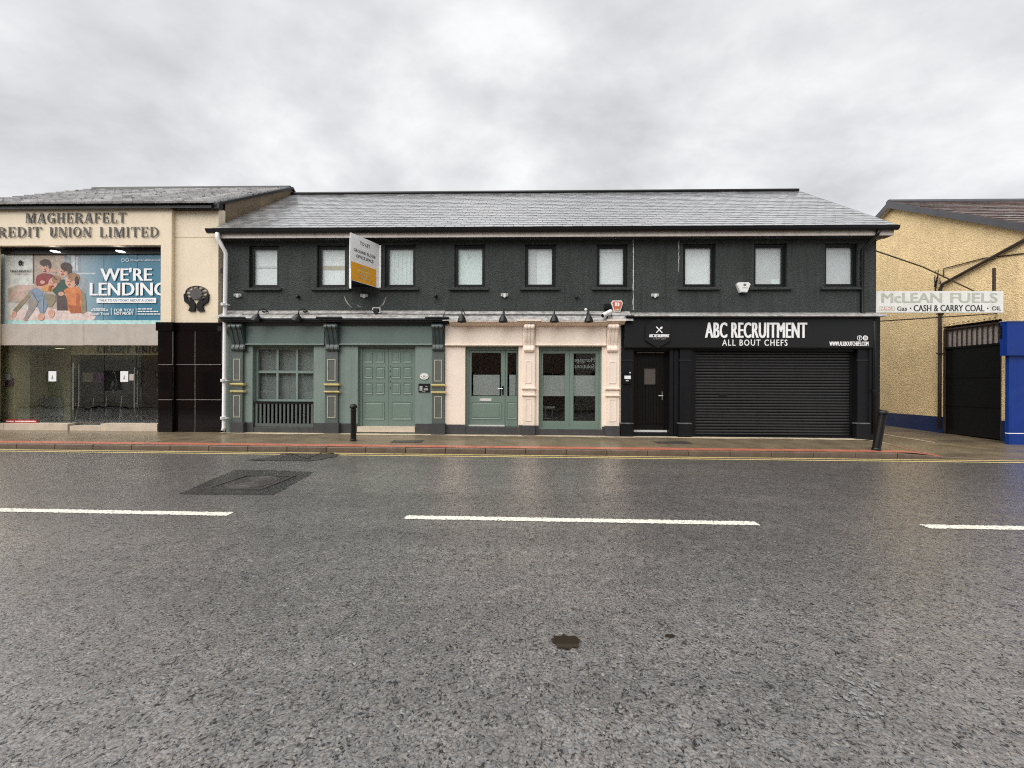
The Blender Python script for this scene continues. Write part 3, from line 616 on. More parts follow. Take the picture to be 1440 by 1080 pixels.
pipe('downpipe', 'black', [(px2 + 0.06, 10.52, ZG - 0.12), (px2 + 0.05, 10.54, ZG - 0.22), (px2 - 0.12, 10.80, ZG - 0.55), (px2 - 0.12, 10.80, 3.55), (px2 - 0.08, 10.70, 3.36), (px2, 10.58, 3.25), (px2, 10.58, 0.22)], 0.045, bld, (1.4,))
# cable clipped beside the white downpipe
cx_ = px_ - 0.10
cab = MB().tube([(cx_ + 0.05, 10.68, ZG - 0.62), (cx_ - 0.01, 10.69, ZG - 0.85), (cx_, 10.69, 4.9), (cx_ - 0.02, 10.69, 4.3), (cx_, 10.69, 3.2), (cx_ - 0.01, 10.66, 2.6), (cx_, 10.66, 0.4)], 0.013, 6).build('cable', 'black'); tag(cab, 'black cable running down beside the white downpipe', 'cable')
MB().box(cx_ - 0.05, cx_ + 0.03, 10.62, 10.69, 4.62, 4.76).build('junction_box', 'black', cab); MB().box(cx_ - 0.10, cx_ + 0.02, 10.58, 10.655, 2.98, 3.12).build('junction_box', 'black', cab)
# cracks and scrapes in the paint of the upper wall
def crack(pts, w):
    b = MB()
    for (xa1, ya1), (xb1, yb1) in zip(pts[:-1], pts[1:]):
        a, c = PX(xa1, ya1, YW - 0.004), PX(xb1, yb1, YW - 0.004); q = w * random.uniform(0.4, 1.2)
        b.prism([(a[0] - q, a[1]), (c[0] - q, c[1]), (c[0] + q, c[1]), (a[0] + q, a[1])], YW - 0.005, YW + 0.01)
    return b
crack([(890.5 + random.uniform(-0.4, 0.4), 336 + 4 * k) for k in range(26)], 0.010).build('paint_crack', 'crack', bld)
crack([(954.5 + random.uniform(-0.3, 0.3), 338 + 4 * k) for k in range(12)], 0.007).build('paint_crack', 'crack', bld)
crack([(484.5, 417), (486, 422), (489, 427), (492, 430), (495, 432.5)], 0.022).build('paint_scrape', 'scar', bld)
crack([(543, 417.5), (541, 423), (539, 427.5), (536, 430), (533, 432)], 0.020).build('paint_scrape', 'scar', bld)
crack([(503, 429), (505, 431), (508, 432), (511, 431)], 0.02).build('paint_scrape', 'scar', bld)

# ================================================================== SHOPFRONTS
def corbel(parent, px0, px1, pyt, pyb, m):
    x0, x1, z0, z1 = R(px0, pyt, px1, pyb, YS - 0.2); H = z1 - z0
    prof = [(0, 1), (-0.22, 1), (-0.25, 0.96), (-0.262, 0.90), (-0.25, 0.84), (-0.215, 0.79), (-0.185, 0.70), (-0.165, 0.58), (-0.135, 0.44), (-0.105, 0.32), (-0.09, 0.24), (-0.105, 0.18), (-0.125, 0.13), (-0.130, 0.07), (-0.11, 0.015), (-0.08, 0.0), (0, 0)]
    pl = lambda g: [(YS + p[0] * (1 + g) - (0.012 if g and p[0] < 0 else 0), z0 + H * p[1] * (1 if not g else 0.985)) for p in prof]
    c = MB().prism(pl(0), x0, x1, 'x').build('corbel', m, parent)
    w = x1 - x0
    for a, b in ((0.06, 0.24), (0.40, 0.60), (0.76, 0.94)):
        MB().prism(pl(0.03), x0 + w * a, x0 + w * b, 'x').build('rib', m, c)
    MB().tube([(x0 - 0.015, YS - 0.205, z1 - H * 0.10), (x1 + 0.015, YS - 0.205, z1 - H * 0.10)], 0.045, 12).build('scroll', m, c)
    MB().tube([(x0 - 0.012, YS - 0.085, z0 + H * 0.08), (x1 + 0.012, YS - 0.085, z0 + H * 0.08)], 0.036, 12).build('scroll', m, c)
    return c
def pilaster(parent, px0, px1, yt, yp, yb, mats, panels, bands, band_px, plinth_px):
    shaft_m, trim_m, in_m, band_m, pl_m = mats
    x0, x1, z0, z1 = R(px0, yt, px1, yp, YP)
    p = bx('pilaster', shaft_m, parent, x0, x1, YP, YS + 0.02, z0, z1)
    for (a, b, c, d) in panels:
        q = R(a, c, b, d, YP - 0.008)
        MB().frame(q[0], q[1], q[2], q[3], YP - 0.012, YP + 0.002, 0.022).build('panel_moulding', trim_m, p)
        bx('panel', in_m, p, q[0] + 0.0225, q[1] - 0.0225, YP - 0.003, YP + 0.002, q[2] + 0.0225, q[3] - 0.0225)
    for (a, b) in bands:
        q = R(band_px[0], a, band_px[1], b, YP - 0.04)
        MB().prism([(YS, q[2]), (YP - 0.025, q[2]), (YP - 0.05, q[2] + (q[3] - q[2]) * 0.45), (YP - 0.05, q[3]), (YS, q[3])], q[0], q[1], 'x').build('band', band_m, p)
    q = R(plinth_px[0], yp, plinth_px[1], yb, YPL - 0.03)
    bx('plinth_block', pl_m, p, q[0], q[1], YPL - 0.03, YS + 0.02, q[2] - 0.10, q[3])
    return p
def cornice(parent, px0, px1, pyt, pyb, m, name='cornice', dy=0.0):
    x0, x1, z0, z1 = R(px0, pyt, px1, pyb, YC); H = z1 - z0; f = YC + dy
    return MB().prism([(YW - 0.001, z1), (f, z1), (f, z1 - H * 0.34), (f + 0.05, z1 - H * 0.42), (f + 0.07, z1 - H * 0.62), (f + 0.15, z1 - H * 0.80), (f + 0.17, z0), (YW - 0.001, z0)], x0, x1, 'x').build(name, m, parent)
def flashing(parent, px0, px1, pyt, pyb, m, n=6):
    x0 = PX(px0, pyt, YW)[0]; x1 = PX(px1, pyt, YW)[0]; zt_ = PX((px0 + px1) / 2, pyt, YW)[1]; zb_ = PX((px0 + px1) / 2, pyb, YC)[1]
    for k in range(n):       # lead sheets lapped over each other
        a, b = x0 + (x1 - x0) * k / n, x0 + (x1 - x0) * (k + 1) / n + 0.02; u = 0.002 * (k % 2)
        MB().prism([(YW - 0.003, zt_), (YW - 0.012 - u, zt_), (YC + 0.0, zb_ + 0.004 + u), (YC - 0.006 - u, zb_ - 0.02), (YC + 0.006, zb_ - 0.02), (YC + 0.012, zb_ - 0.004), (YW - 0.003, zb_ - 0.004)], a, b - 0.02 if k == n - 1 else b, 'x').build('flashing', m, parent)
    # lap line half way down the slope
    ym, zm = (YW + YC) / 2, (zt_ + zb_) / 2
    MB().prism([(ym - 0.01, zm - 0.008), (ym - 0.02, zm - 0.004), (ym - 0.005, zm + 0.012), (ym + 0.01, zm + 0.005)], x0, x1, 'x').build('flashing_lap', 'lead_dark', parent)
def room(parent, x0, x1, y0, y1, z0, z1, m, fm=None):
    b = MB(); b.quad((x0, y1, z0), (x1, y1, z0), (x1, y1, z1), (x0, y1, z1)); b.quad((x0, y0, z0), (x0, y1, z0), (x0, y1, z1), (x0, y0, z1)); b.quad((x1, y1, z0), (x1, y0, z0), (x1, y0, z1), (x1, y1, z1)); b.quad((x0, y0, z1), (x0, y1, z1), (x1, y1, z1), (x1, y0, z1))
    b.mi = 1; b.quad((x0, y0, z0), (x1, y0, z0), (x1, y1, z0), (x0, y1, z0)); return b.build('interior', [m, fm or m], parent)
ZTOP = PX(470, 452, YS)[1]

# ---------------------------------------------------------------- green shopfront
gx = PX(470, 560, YS)
gs = thing('green_shopfront', 'sage green shopfront with gold banded pilasters, paned window and double door', 'shopfront', (PX(470, 560, YS)[0], YS, 0.1))
g0, g1 = PX(318.5, 550, YS)[0], PX(625.5, 550, YS)[0]
hw_ = R(355, 487, 441, 601, YS); hd_ = R(503, 487, 584, 600.5, YS)
wall_holes(g0, g1, -0.1, ZTOP, YS, 0.30, [hw_, hd_]).build('wall', 'green', gs)
for (a, b) in ((342, 456), (476, 607.5)):
    q = R(a, 455, b, 484.5, YS - 0.05); fb_ = bx('fascia', 'green_fascia', gs, q[0], q[1], YS - 0.05, YS - 0.002, q[2], q[3])
    MB().prism([(YS - 0.002, q[2] - 0.012), (YS - 0.085, q[2] - 0.012), (YS - 0.085, q[2] + 0.012), (YS - 0.052, q[2] + 0.03), (YS - 0.052, q[2] + 0.001), (YS - 0.002, q[2] + 0.001)], q[0], q[1], 'x').build('fascia_moulding', 'green', fb_)
mats_g = ('grey_pil', 'pale_trim', 'panel_in', 'gold', 'plinth')
for k, (a, b, ca, cb_, yb_, yo) in enumerate(((325, 341, 322, 340.5, 606.5, 0), (457, 475, 456.5, 474, 604.8, 0.6), (607.5, 624.5, 607.5, 622.5, 607.5, 1.4))):
    w_ = (b - a)
    pl_ = pilaster(gs, a, b, 455, 594.3 + yo, yb_, mats_g, [(a + 3.2, b - 3.2, 504.5 + yo, 535 + yo), (a + 3.2, b - 3.2, 556 + yo, 587 + yo)], [(538.7 + yo, 542 + yo), (549 + yo, 552 + yo)], (a - 1.5, b + 1.5), (a - 1.5, b + 1.0))
    corbel(pl_, ca, cb_, 455.5, 493, 'corbel_dark')
for a, b, t_ in ((341, 356, 594), (441, 456, 595), (475.5, 503, 595.5), (584, 606, 596)):
    q = R(a, t_, b, 606, YS - 0.02); bx('plinth', 'plinth', gs, q[0], q[1], YS - 0.025, YS - 0.001, q[2] - 0.12, q[3])
cornice(gs, 311, 626, 446.5, 455.5, 'cornice_dark')
for a, b in ((309.5, 345), (445, 481), (598, 631)): cornice(gs, a, b, 445.5, 452, 'cornice_dark', 'cornice_block', -0.035)
flashing(gs, 318, 626, 437, 446.5, 'lead', 5)
# paned window
x0, x1, z0, z1 = hw_; yw = YS + 0.13
zr = PX(398, 564.5, yw)[1]
wf = MB().frame(x0, x1, zr, z1, yw, yw + 0.08, 0.075, 0.06).build('window', 'green', gs)
bars = [PX(p, 523, yw)[0] for p in (390, 417.5)]; zmid = PX(398, 523, yw)[1]
zin0, zin1 = zr + 0.06, z1 - 0.075; xin0, xin1 = x0 + 0.075, x1 - 0.075
for xb in bars: bx('mullion', 'green', wf, xb - 0.03, xb + 0.03, yw + 0.005, yw + 0.07, zin0, zin1)
xe = [xin0, bars[0], bars[1], xin1]
for k in range(3):
    a = xe[k] + (0.03 if k else 0); b = xe[k + 1] - (0.03 if k < 2 else 0)
    bx('glazing_bar', 'green', wf, a, b, yw + 0.008, yw + 0.065, zmid - 0.035, zmid + 0.035)
    for (c, d) in ((zin0, zmid - 0.035), (zmid + 0.035, zin1)): bx('pane', 'glass_dark', wf, a, b, yw + 0.035, yw + 0.043, c, d)
bx('lower_frame', 'green_fascia', wf, x0, x1, yw + 0.02, yw + 0.09, z0 - 0.05, z0 + 0.05)
bx('lower_pane', 'glass_dark', wf, x0, x1, yw + 0.04, yw + 0.05, z0 + 0.051, zr - 0.001)
bx('roller_blind', 'net', wf, x0 + 0.01, x1 - 0.01, yw + 0.12, yw + 0.13, zr, z1)
bx('window_base', 'plinth', gs, x0, x1, YS - 0.012, YS - 0.001, z0 - 0.16, z0 - 0.001)
# dark railing in front of the lower glass
zt_, zb_ = PX(398, 566, YS + 0.03)[1], PX(398, 600, YS + 0.03)[1]
rl = thing('window_railing', 'low dark grey metal railing across the bottom of the green paned window', 'railing', ((x0 + x1) / 2, YS + 0.03, zb_))
bx('top_rail', 'black_metal', rl, x0 + 0.01, x1 - 0.01, YS + 0.02, YS + 0.06, zt_ - 0.035, zt_)
bx('bottom_rail', 'grey_pil', rl, x0 + 0.06, x1 - 0.02, YS + 0.02, YS + 0.06, zb_, zb_ + 0.09)
for k in range(15):
    xb = x0 + 0.10 + (x1 - x0 - 0.16) * k / 14; bx('bar', 'grey_pil', rl, xb - 0.028, xb + 0.028, YS + 0.028, YS + 0.048, zb_ + 0.091, zt_ - 0.036)
# panelled double door
x0, x1, z0, z1 = hd_; yd = YS + 0.12
MB().box(x0, x0 + 0.09, yd - 0.02, yd + 0.1, z0, z1).box(x1 - 0.06, x1, yd - 0.02, yd + 0.1, z0, z1).box(x0 + 0.09, x1 - 0.06, yd - 0.02, yd + 0.1, z1 - 0.05, z1).build('door_frame', 'green_door', gs)
xm = PX(546, 550, yd)[0]
def panel(parent, a, b, c, d, y, m, depth=0.022):        # fielded panel: sunk bevel round a raised field
    q = R(a, c, b, d, y); w = min(0.035, (q[1] - q[0]) * 0.18); P_ = MB()
    o = [(q[0], q[2]), (q[1], q[2]), (q[1], q[3]), (q[0], q[3])]; i = [(q[0] + w, q[2] + w), (q[1] - w, q[2] + w), (q[1] - w, q[3] - w), (q[0] + w, q[3] - w)]
    MB_ = [(p[0], y - 0.014, p[1]) for p in o] + [(p[0], y - 0.002, p[1]) for p in i]
    P_.add(MB_, [(k, (k + 1) % 4, (k + 1) % 4 + 4, k + 4) for k in range(4)])
    i2 = [(q[0] + w * 1.5, q[2] + w * 1.5), (q[1] - w * 1.5, q[2] + w * 1.5), (q[1] - w * 1.5, q[3] - w * 1.5), (q[0] + w * 1.5, q[3] - w * 1.5)]
    P_.add([(p[0], y - 0.002, p[1]) for p in i] + [(p[0], y - 0.012, p[1]) for p in i2], [(k, (k + 1) % 4, (k + 1) % 4 + 4, k + 4) for k in range(4)] + [(4, 5, 6, 7)])
    for a_, b_ in ((0, 1), (1, 2), (2, 3), (3, 0)):
        P_.add([(o[a_][0], y - 0.014, o[a_][1]), (o[b_][0], y - 0.014, o[b_][1]), (o[b_][0], y + 0.001, o[b_][1]), (o[a_][0], y + 0.001, o[a_][1])], [(0, 3, 2, 1)])
    return P_.build('panel', m, parent)
for a, b, cols in ((x0 + 0.095, xm - 0.004, ((512.5, 524), (528.5, 540.5))), (xm + 0.004, x1 - 0.065, ((551, 563), (567, 579)))):
    lf = bx('door_leaf', 'green_door', gs, a, b, yd, yd + 0.05, z0 + 0.015, z1 - 0.055)
    for (c, d) in cols:
        for (t_, u_) in ((494, 510), (516, 532), (538, 554.5)): panel(lf, c, d, t_, u_, yd, 'green_door')
    panel(lf, cols[0][0], cols[1][1], 565, 590, yd, 'green_door')
for py in (514.5, 521, 528.5, 536, 544.5):
    q = PX(548, py, yd - 0.02); MB().ellipse(q[0], q[1], 0.018, 0.024, yd - 0.03, yd - 0.001, 10).build('lock', 'steel', lf)
bx('threshold', 'stone_step', gs, x0, x1, YS - 0.03, YS + 0.3, z0 - 0.14, z0 + 0.012)
# plaques by the green door
q = PX(596.5, 529.3, YS - 0.02); pq = MB().ellipse(q[0], q[1], 0.125, 0.088, YS - 0.025, YS - 0.001, 28).build('house_number_plaque', 'white'); tag(pq, 'oval white house number plaque beside the green double door', 'plaque')
for (a, b, w_, h_2) in ((-0.085, 0.0, 0.016, 0.012), (0.0, 0.005, 0.03, 0.018), (0.085, 0.0, 0.016, 0.012), (-0.045, -0.04, 0.02, 0.008), (0.0, -0.048, 0.03, 0.008), (0.045, -0.04, 0.02, 0.008)): bx('plaque_mark', 'scar', pq, q[0] + a - w_, q[0] + a + w_, YS - 0.027, YS - 0.0252, q[1] + b - h_2, q[1] + b + h_2)
q = R(588.5, 539.5, 604.5, 551.5, YS - 0.02); cp = bx('company_plaque', 'ink', None, q[0], q[1], YS - 0.02, YS - 0.001, q[2], q[3]); tag(cp, 'dark rectangular company plaque with pale logos under the oval number', 'plaque')
for a, b, c, d in ((590, 594, 543, 549.5), (596, 602, 546, 549), (598, 601, 543, 544.2), (594, 598, 550, 550.8)):
    r_ = R(a, c, b, d, YS - 0.021); bx('plaque_mark', 'lead', cp, r_[0], r_[1], YS - 0.023, YS - 0.0205, r_[2], r_[3])

# ---------------------------------------------------------------- cream shopfront
cs_ = thing('cream_shopfront', 'cream painted shopfront with green glazed entrance door and green french window', 'shopfront', (PX(750, 560, YS)[0], YS, 0.1))
c0, c1 = PX(625.6, 550, YS)[0], PX(873, 550, YS)[0]
h1 = R(654, 487, 729, 602, YS); h2 = R(757.5, 487, 846.5, 605, YS)
wall_holes(c0 + 0.001, c1, -0.1, ZTOP, YS, 0.30, [h1, h2]).build('wall', 'cream', cs_)
for (a, b) in ((625.8, 735), (753, 852.5)):
    q = R(a, 456, b, 485.3, YS - 0.05); fb_ = bx('fascia', 'cream', cs_, q[0], q[1], YS - 0.05, YS - 0.002, q[2], q[3])
    MB().prism([(YS - 0.002, q[2] - 0.012), (YS - 0.085, q[2] - 0.012), (YS - 0.085, q[2] + 0.012), (YS - 0.052, q[2] + 0.03), (YS - 0.052, q[2] + 0.001), (YS - 0.002, q[2] + 0.001)], q[0], q[1], 'x').build('fascia_moulding', 'cream', fb_)
mats_c = ('cream', 'cream', 'cream', 'cream', 'plinth')
for (a, b, ca, cb_, yo, yb_) in ((735, 752, 737.5, 751, 0, 612.5), (853, 871, 855.5, 869.5, 0.8, 613.5)):
    pl_ = pilaster(cs_, a, b, 456, 598.6 + yo, yb_, mats_c, [(a + 3.5, b - 4.5, 507.5 + yo, 538.5 + yo), (a + 3.5, b - 4.5, 560.5 + yo, 592 + yo)], [(545 + yo, 548 + yo), (555 + yo, 557.2 + yo)], (a - 1, b + 1.5), (a - 1.5, b + 0.3))
    corbel(pl_, ca, cb_, 455.5, 494.5, 'cream')
for a, b, t_ in ((626, 654, 597), (729, 735, 598), (752, 757.5, 598.5), (846.5, 852, 600)):
    q = R(a, t_, b, 608, YS - 0.02); bx('plinth', 'plinth', cs_, q[0], q[1], YS - 0.025, YS - 0.001, q[2] - 0.12, q[3])
cornice(cs_, 631.2, 876, 450, 456.5, 'cream')
for a, b in ((727, 761), (853.5, 880)): cornice(cs_, a, b, 449.5, 455, 'cream', 'cornice_block', -0.035)
flashing(cs_, 626.5, 885, 438, 450, 'lead', 5)
# entrance door with side light
x0, x1, z0, z1 = h1; yd = YS + 0.14
MB().box(x0, x0 + 0.085, yd - 0.03, yd + 0.08, z0, z1).box(x1 - 0.02, x1, yd - 0.03, yd + 0.08, z0, z1).box(x0 + 0.085, x1 - 0.02, yd - 0.03, yd + 0.08, z1 - 0.10, z1).build('door_frame', 'green_door', cs_)
bx('door_base', 'plinth', cs_, x0, x1, YS - 0.012, YS + 0.30, z0 - 0.2, z0 + 0.02)
def glazed(parent, name, lx0, lx1, lz0, lz1, g, m, y, film=None):     # door leaf with a glass opening g (x0,x1,z0,z1)
    d = wall_holes(lx0, lx1, lz0, lz1, y, 0.05, [g]).build(name, m, parent)
    bx('pane', 'glass_dark', d, g[0], g[1], y + 0.022, y + 0.03, g[2], g[3])
    if film: bx('frosted_film', 'film', d, film[0], film[1], y + 0.032, y + 0.035, film[2], film[3])
    return d
xa, xb = PX(710, 550, yd)[0], PX(727.6, 550, yd)[0]
lf = glazed(cs_, 'door_leaf', x0 + 0.088, xa, z0 + 0.03, z1 - 0.105, R(663, 496, 704.5, 557, yd), 'green_door', yd, R(665.5, 527, 702.5, 556, yd))
panel(lf, 662.5, 704.5, 565.5, 589.5, yd, 'green_door')
q = R(674.5, 560, 691, 564, yd - 0.01); MB().frame(q[0], q[1], q[2], q[3], yd - 0.012, yd - 0.001, 0.015).box(q[0] + 0.016, q[1] - 0.016, yd - 0.009, yd - 0.001, q[2] + 0.016, q[3] - 0.016).build('letter_plate', 'silver', lf)
hx, hz = PX(707.2, 549, yd)
hp = bx('handle_plate', 'black_metal', lf, hx - 0.022, hx + 0.022, yd - 0.012, yd - 0.001, hz - 0.13, hz + 0.12)
MB().tube([(hx, yd - 0.01, hz + 0.05), (hx, yd - 0.05, hz + 0.05), (hx - 0.14, yd - 0.055, hz + 0.048)], 0.011, 8).build('handle', 'steel', hp)
sd_ = glazed(cs_, 'side_light', xa + 0.012, xb, z0 + 0.03, z1 - 0.105, R(713.5, 496, 726.3, 557, yd), 'green_door', yd, R(716, 527, 725, 556.5, yd))
panel(sd_, 712.8, 726.5, 565.5, 589.5, yd, 'green_door')
bx('threshold_bar', 'silver', lf, x0 + 0.085, xa, yd - 0.03, yd - 0.001, z0 + 0.035, z0 + 0.075)
# french window
x0, x1, z0, z1 = h2
MB().box(x0, x0 + 0.07, yd - 0.03, yd + 0.08, z0, z1).box(x1 - 0.05, x1, yd - 0.03, yd + 0.08, z0, z1).box(x0 + 0.07, x1 - 0.05, yd - 0.03, yd + 0.08, z1 - 0.09, z1).build('french_window_frame', 'green_door', cs_)
bx('window_base', 'plinth', cs_, x0, x1, YS - 0.012, YS + 0.30, z0 - 0.22, z0 + 0.02)
bx('window_sill', 'green_door', cs_, x0 + 0.01, x1 - 0.01, YS + 0.05, yd - 0.031, z0 + 0.021, z0 + 0.06)
xm = PX(800.5, 550, yd)[0]; lz0, lz1 = z0 + 0.05, z1 - 0.095
gl1, gl2 = R(763.5, 497, 794.5, 592, yd), R(806.5, 497, 837.3, 592, yd); f1, f2 = R(763.5, 528, 794.5, 557, yd), R(806.5, 528, 837.3, 557, yd)
l1 = glazed(cs_, 'french_leaf', x0 + 0.075, xm - 0.003, lz0, lz1, gl1, 'green_door', yd, f1)
l2 = glazed(cs_, 'french_leaf', xm + 0.003, x1 - 0.055, lz0, lz1, gl2, 'green_door', yd, f2)
ptext('Mortgage', 'reversed_lettering', 'film', l2, 808, 503, 836, 511, yd + 0.033, mirror=True, ext=0.001)
ptext('Solutions', 'reversed_lettering', 'film', l2, 808, 512, 836, 518, yd + 0.033, mirror=True, ext=0.001)
q = R(771, 551, 776, 557, yd + 0.3)
# rooms behind the green and cream shopfronts
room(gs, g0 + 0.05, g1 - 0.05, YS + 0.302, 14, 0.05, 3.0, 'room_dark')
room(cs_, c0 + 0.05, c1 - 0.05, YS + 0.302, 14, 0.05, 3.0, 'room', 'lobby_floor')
# furniture glimpsed inside the french window
st = thing('stool', 'pale round topped stool glimpsed low inside the left french window leaf', 'stool', (PX(773, 590, 11.6)[0], 11.6, 0.05))
sx_ = PX(772, 575, 11.6)[0]; MB().lathe([(0.17, 0.0), (0.19, 0.02), (0.19, 0.06), (0.17, 0.07)], (sx_, 11.6, 0.80), 18).build('seat', 'paper', st)
for k in range(4):
    a = k * math.pi / 2 + 0.6; MB().tube([(sx_ + 0.13 * math.cos(a), 11.6 + 0.13 * math.sin(a), 0.80), (sx_ + 0.19 * math.cos(a), 11.6 + 0.19 * math.sin(a), 0.05)], 0.014, 6).build('leg', 'steel', st)

# ---------------------------------------------------------------- black shopfront
bs = thing('black_shopfront', 'black shopfront with white lettered sign board, narrow door and wide roller shutter', 'shopfront', (PX(1050, 560, YS)[0], YS, 0.08))
b0, b1 = c1 + 0.003, XR - 0.003
hd = R(891.5, 494, 941, 608, YS); hsx = R(975.5, 494, 1203, 613.5, YS)
wall_holes(b0, b1, -0.12, PX(1050, 444, YS)[1], YS, 0.30, [hd, hsx]).build('wall', 'black_paint', bs)
q = R(878.5, 448, 1228, 490, YS - 0.16)
sg = MB().prism([(YS - 0.002, q[2]), (YS - 0.13, q[2]), (YS - 0.16, q[2] + 0.03), (YS - 0.16, q[3]), (YS - 0.002, q[3])], q[0], q[1], 'x').build('sign_board', 'fascia_black', bs)
YF = YS - 0.161
ptext('ABC RECRUITMENT', 'lettering', 'print_white', sg, 992, 453.5, 1134, 475.3, YF, ext=0.012, bold=0.0, space=1.06, heavy=0.032)
ptext('ALL BOUT CHEFS', 'lettering', 'print_white', sg, 1015.5, 477.5, 1107, 486.3, YF, ext=0.012, bold=0.004, space=1.25)
ptext('WWW.ALLBOUTCHEFS.COM', 'lettering', 'print_white', sg, 1166.5, 480.3, 1221, 486.3, YF, ext=0.004, bold=0.0, heavy=0.03)
for k, cxp in enumerate((1208.8, 1216.8)):
    q2 = PX(cxp, 475.3, YF); rr = 0.068; ring = MB(); n_ = 24
    if k == 0:
        for j in range(n_):
            a0, a1 = 2 * math.pi * j / n_, 2 * math.pi * (j + 1) / n_
            ring.prism([(q2[0] + r_ * math.cos(a), q2[1] + r_ * math.sin(a)) for r_, a in ((rr * 0.82, a0), (rr, a0), (rr, a1), (rr * 0.82, a1))], YF - 0.004, YF)
        ring.build('icon_ring', 'print_white', sg); text('f', 'icon_letter', 'print_white', sg, (q2[0] - 0.018, YF, q2[1] - 0.045), (1, 0, 0), (0, 0, 1), 0.042, 0.09, ext=0.004, bold=0.02)
    else:
        MB().ellipse(q2[0], q2[1], rr, rr, YF - 0.004, YF, 24).build('icon_disc', 'print_white', sg)
        MB().frame(q2[0] - 0.035, q2[0] + 0.035, q2[1] - 0.035, q2[1] + 0.035, YF - 0.006, YF - 0.0042, 0.009).build('icon_outline', 'fascia_black', sg); MB().ellipse(q2[0], q2[1], 0.014, 0.014, YF - 0.006, YF - 0.0042, 12).build('icon_dot', 'fascia_black', sg)
# hexagonal logo plate
YH = YS - 0.21; hc = PX(925.5, 468.3, YH); hr_ = abs(PX(925, 447.3, YH)[1] - hc[1]); hwid = PX(943.2, 468, YH)[0] - hc[0]
hexp = [(hc[0], hc[1] + hr_), (hc[0] + hwid, hc[1] + hr_ * 0.5), (hc[0] + hwid, hc[1] - hr_ * 0.5), (hc[0], hc[1] - hr_), (hc[0] - hwid, hc[1] - hr_ * 0.5), (hc[0] - hwid, hc[1] + hr_ * 0.5)]
hx_ = MB().prism(hexp[::-1], YH, YF - 0.001).build('hexagon_plate', 'fascia_black', bs)
cz = PX(927, 463.8, YH)
def blade(ang, kind):
    ca, sa = math.cos(ang), math.sin(ang); R2 = lambda p: (cz[0] + p[0] * ca - p[1] * sa, cz[1] + p[0] * sa + p[1] * ca)
    if kind == 'spoon': pts = [(-0.012, -0.115), (0.012, -0.115), (0.010, 0.03), (0.024, 0.06), (0.024, 0.10), (0.0, 0.12), (-0.024, 0.10), (-0.024, 0.06), (-0.010, 0.03)]
    else: pts = [(-0.014, -0.115), (0.014, -0.115), (0.012, 0.0), (0.018, 0.10), (0.0, 0.125), (-0.014, 0.10), (-0.012, 0.0)]
    return MB().prism([R2(p) for p in pts][::-1], YH - 0.006 - (0.002 if kind == 'spoon' else 0), YH + 0.001)
blade(math.radians(-45), 'spoon').build('crossed_utensil', 'print_white', hx_); blade(math.radians(45), 'knife').build('crossed_utensil', 'print_white', hx_)
ptext('ABC RECRUITMENT', 'lettering', 'print_white', hx_, 913, 470, 941, 474.3, YH, ext=0.005, bold=0.0, heavy=0.05)
ptext('ALL BOUT CHEFS', 'lettering', 'lead', hx_, 918, 475.6, 936, 477.3, YH, ext=0.004)
cornice(bs, 881, 1238.5, 443.5, 448.5, 'cornice_dark'); flashing(bs, 886, 1231.5, 439.8, 443.6, 'lead', 7)
# pilasters of the black front
for (a, b) in ((874.5, 890), (956, 972), (1206, 1222.5)):
    q = R(a, 490, b, 596, YP); p = bx('pilaster', 'black_paint', bs, q[0], q[1], YP, YS - 0.001, q[2], q[3])
    t2 = R(a - 0.6, 505.6, b + 0.6, 508, YP - 0.02); bx('band', 'cornice_dark', p, t2[0], t2[1], YP - 0.015, YP - 0.001, t2[2], t2[3])
    t3 = R(a - 1.5, 596, b + 0.5, 613.5, YPL - 0.02); bx('plinth_block', 'black_paint', p, t3[0], t3[1], YPL - 0.02, YS - 0.001, t3[2] - 0.1, t3[3])
    t4 = R(a - 2, 594.8, b + 1, 596.3, YPL - 0.03); bx('plinth_cap', 'lead_dark', p, t4[0], t4[1], YPL - 0.03, YS - 0.001, t4[2], t4[3])
for a, b, y_ in ((941.5, 946.5, YS - 0.05), (948, 953.5, YS - 0.03)): pbx('door_post', 'black_paint', bs, a, 492, b, 611.5, y_, abs(y_ - YS) - 0.001)
# boarded door
x0, x1, z0, z1 = hd; yd2 = YS + 0.17
MB().frame(x0, x1, z0 + 0.03, z1, yd2 - 0.03, yd2 + 0.06, 0.06, 0.02).build('door_frame', 'door_brown', bs)
gw = R(905.5, 517.5, 921.8, 540.5, yd2)
dl_ = wall_holes(x0 + 0.062, x1 - 0.062, z0 + 0.052, z1 - 0.062, yd2, 0.05, [gw]).build('door_leaf', 'door_brown', bs)
nb = 9; ax0, ax1 = x0 + 0.14, x1 - 0.14; za0 = PX(915, 595, yd2)[1]; za1 = PX(915, 510, yd2)[1]
for k in range(nb):
    a, b = ax0 + (ax1 - ax0) * k / nb + 0.006, ax0 + (ax1 - ax0) * (k + 1) / nb - 0.006
    segs = [(za0, za1)] if b < gw[0] - 0.03 or a > gw[1] + 0.03 else [(za0, gw[2] - 0.06), (gw[3] + 0.06, za1)]
    for (c, d) in segs: bx('board', 'door_brown', dl_, a, b, yd2 - 0.012, yd2 - 0.001, c, d)
MB().frame(gw[0] - 0.035, gw[1] + 0.035, gw[2] - 0.035, gw[3] + 0.035, yd2 - 0.02, yd2 - 0.0005, 0.035).build('glazing_bead', 'door_brown', dl_)
bx('pane', 'door_glass', dl_, gw[0], gw[1], yd2 + 0.01, yd2 + 0.02, gw[2], gw[3])
bx('bottom_rail', 'door_brown', dl_, x0 + 0.09, x1 - 0.09, yd2 - 0.014, yd2 - 0.001, za0 - 0.03, za0 - 0.012)
hx, hz = PX(931.3, 556.5, yd2 - 0.02)
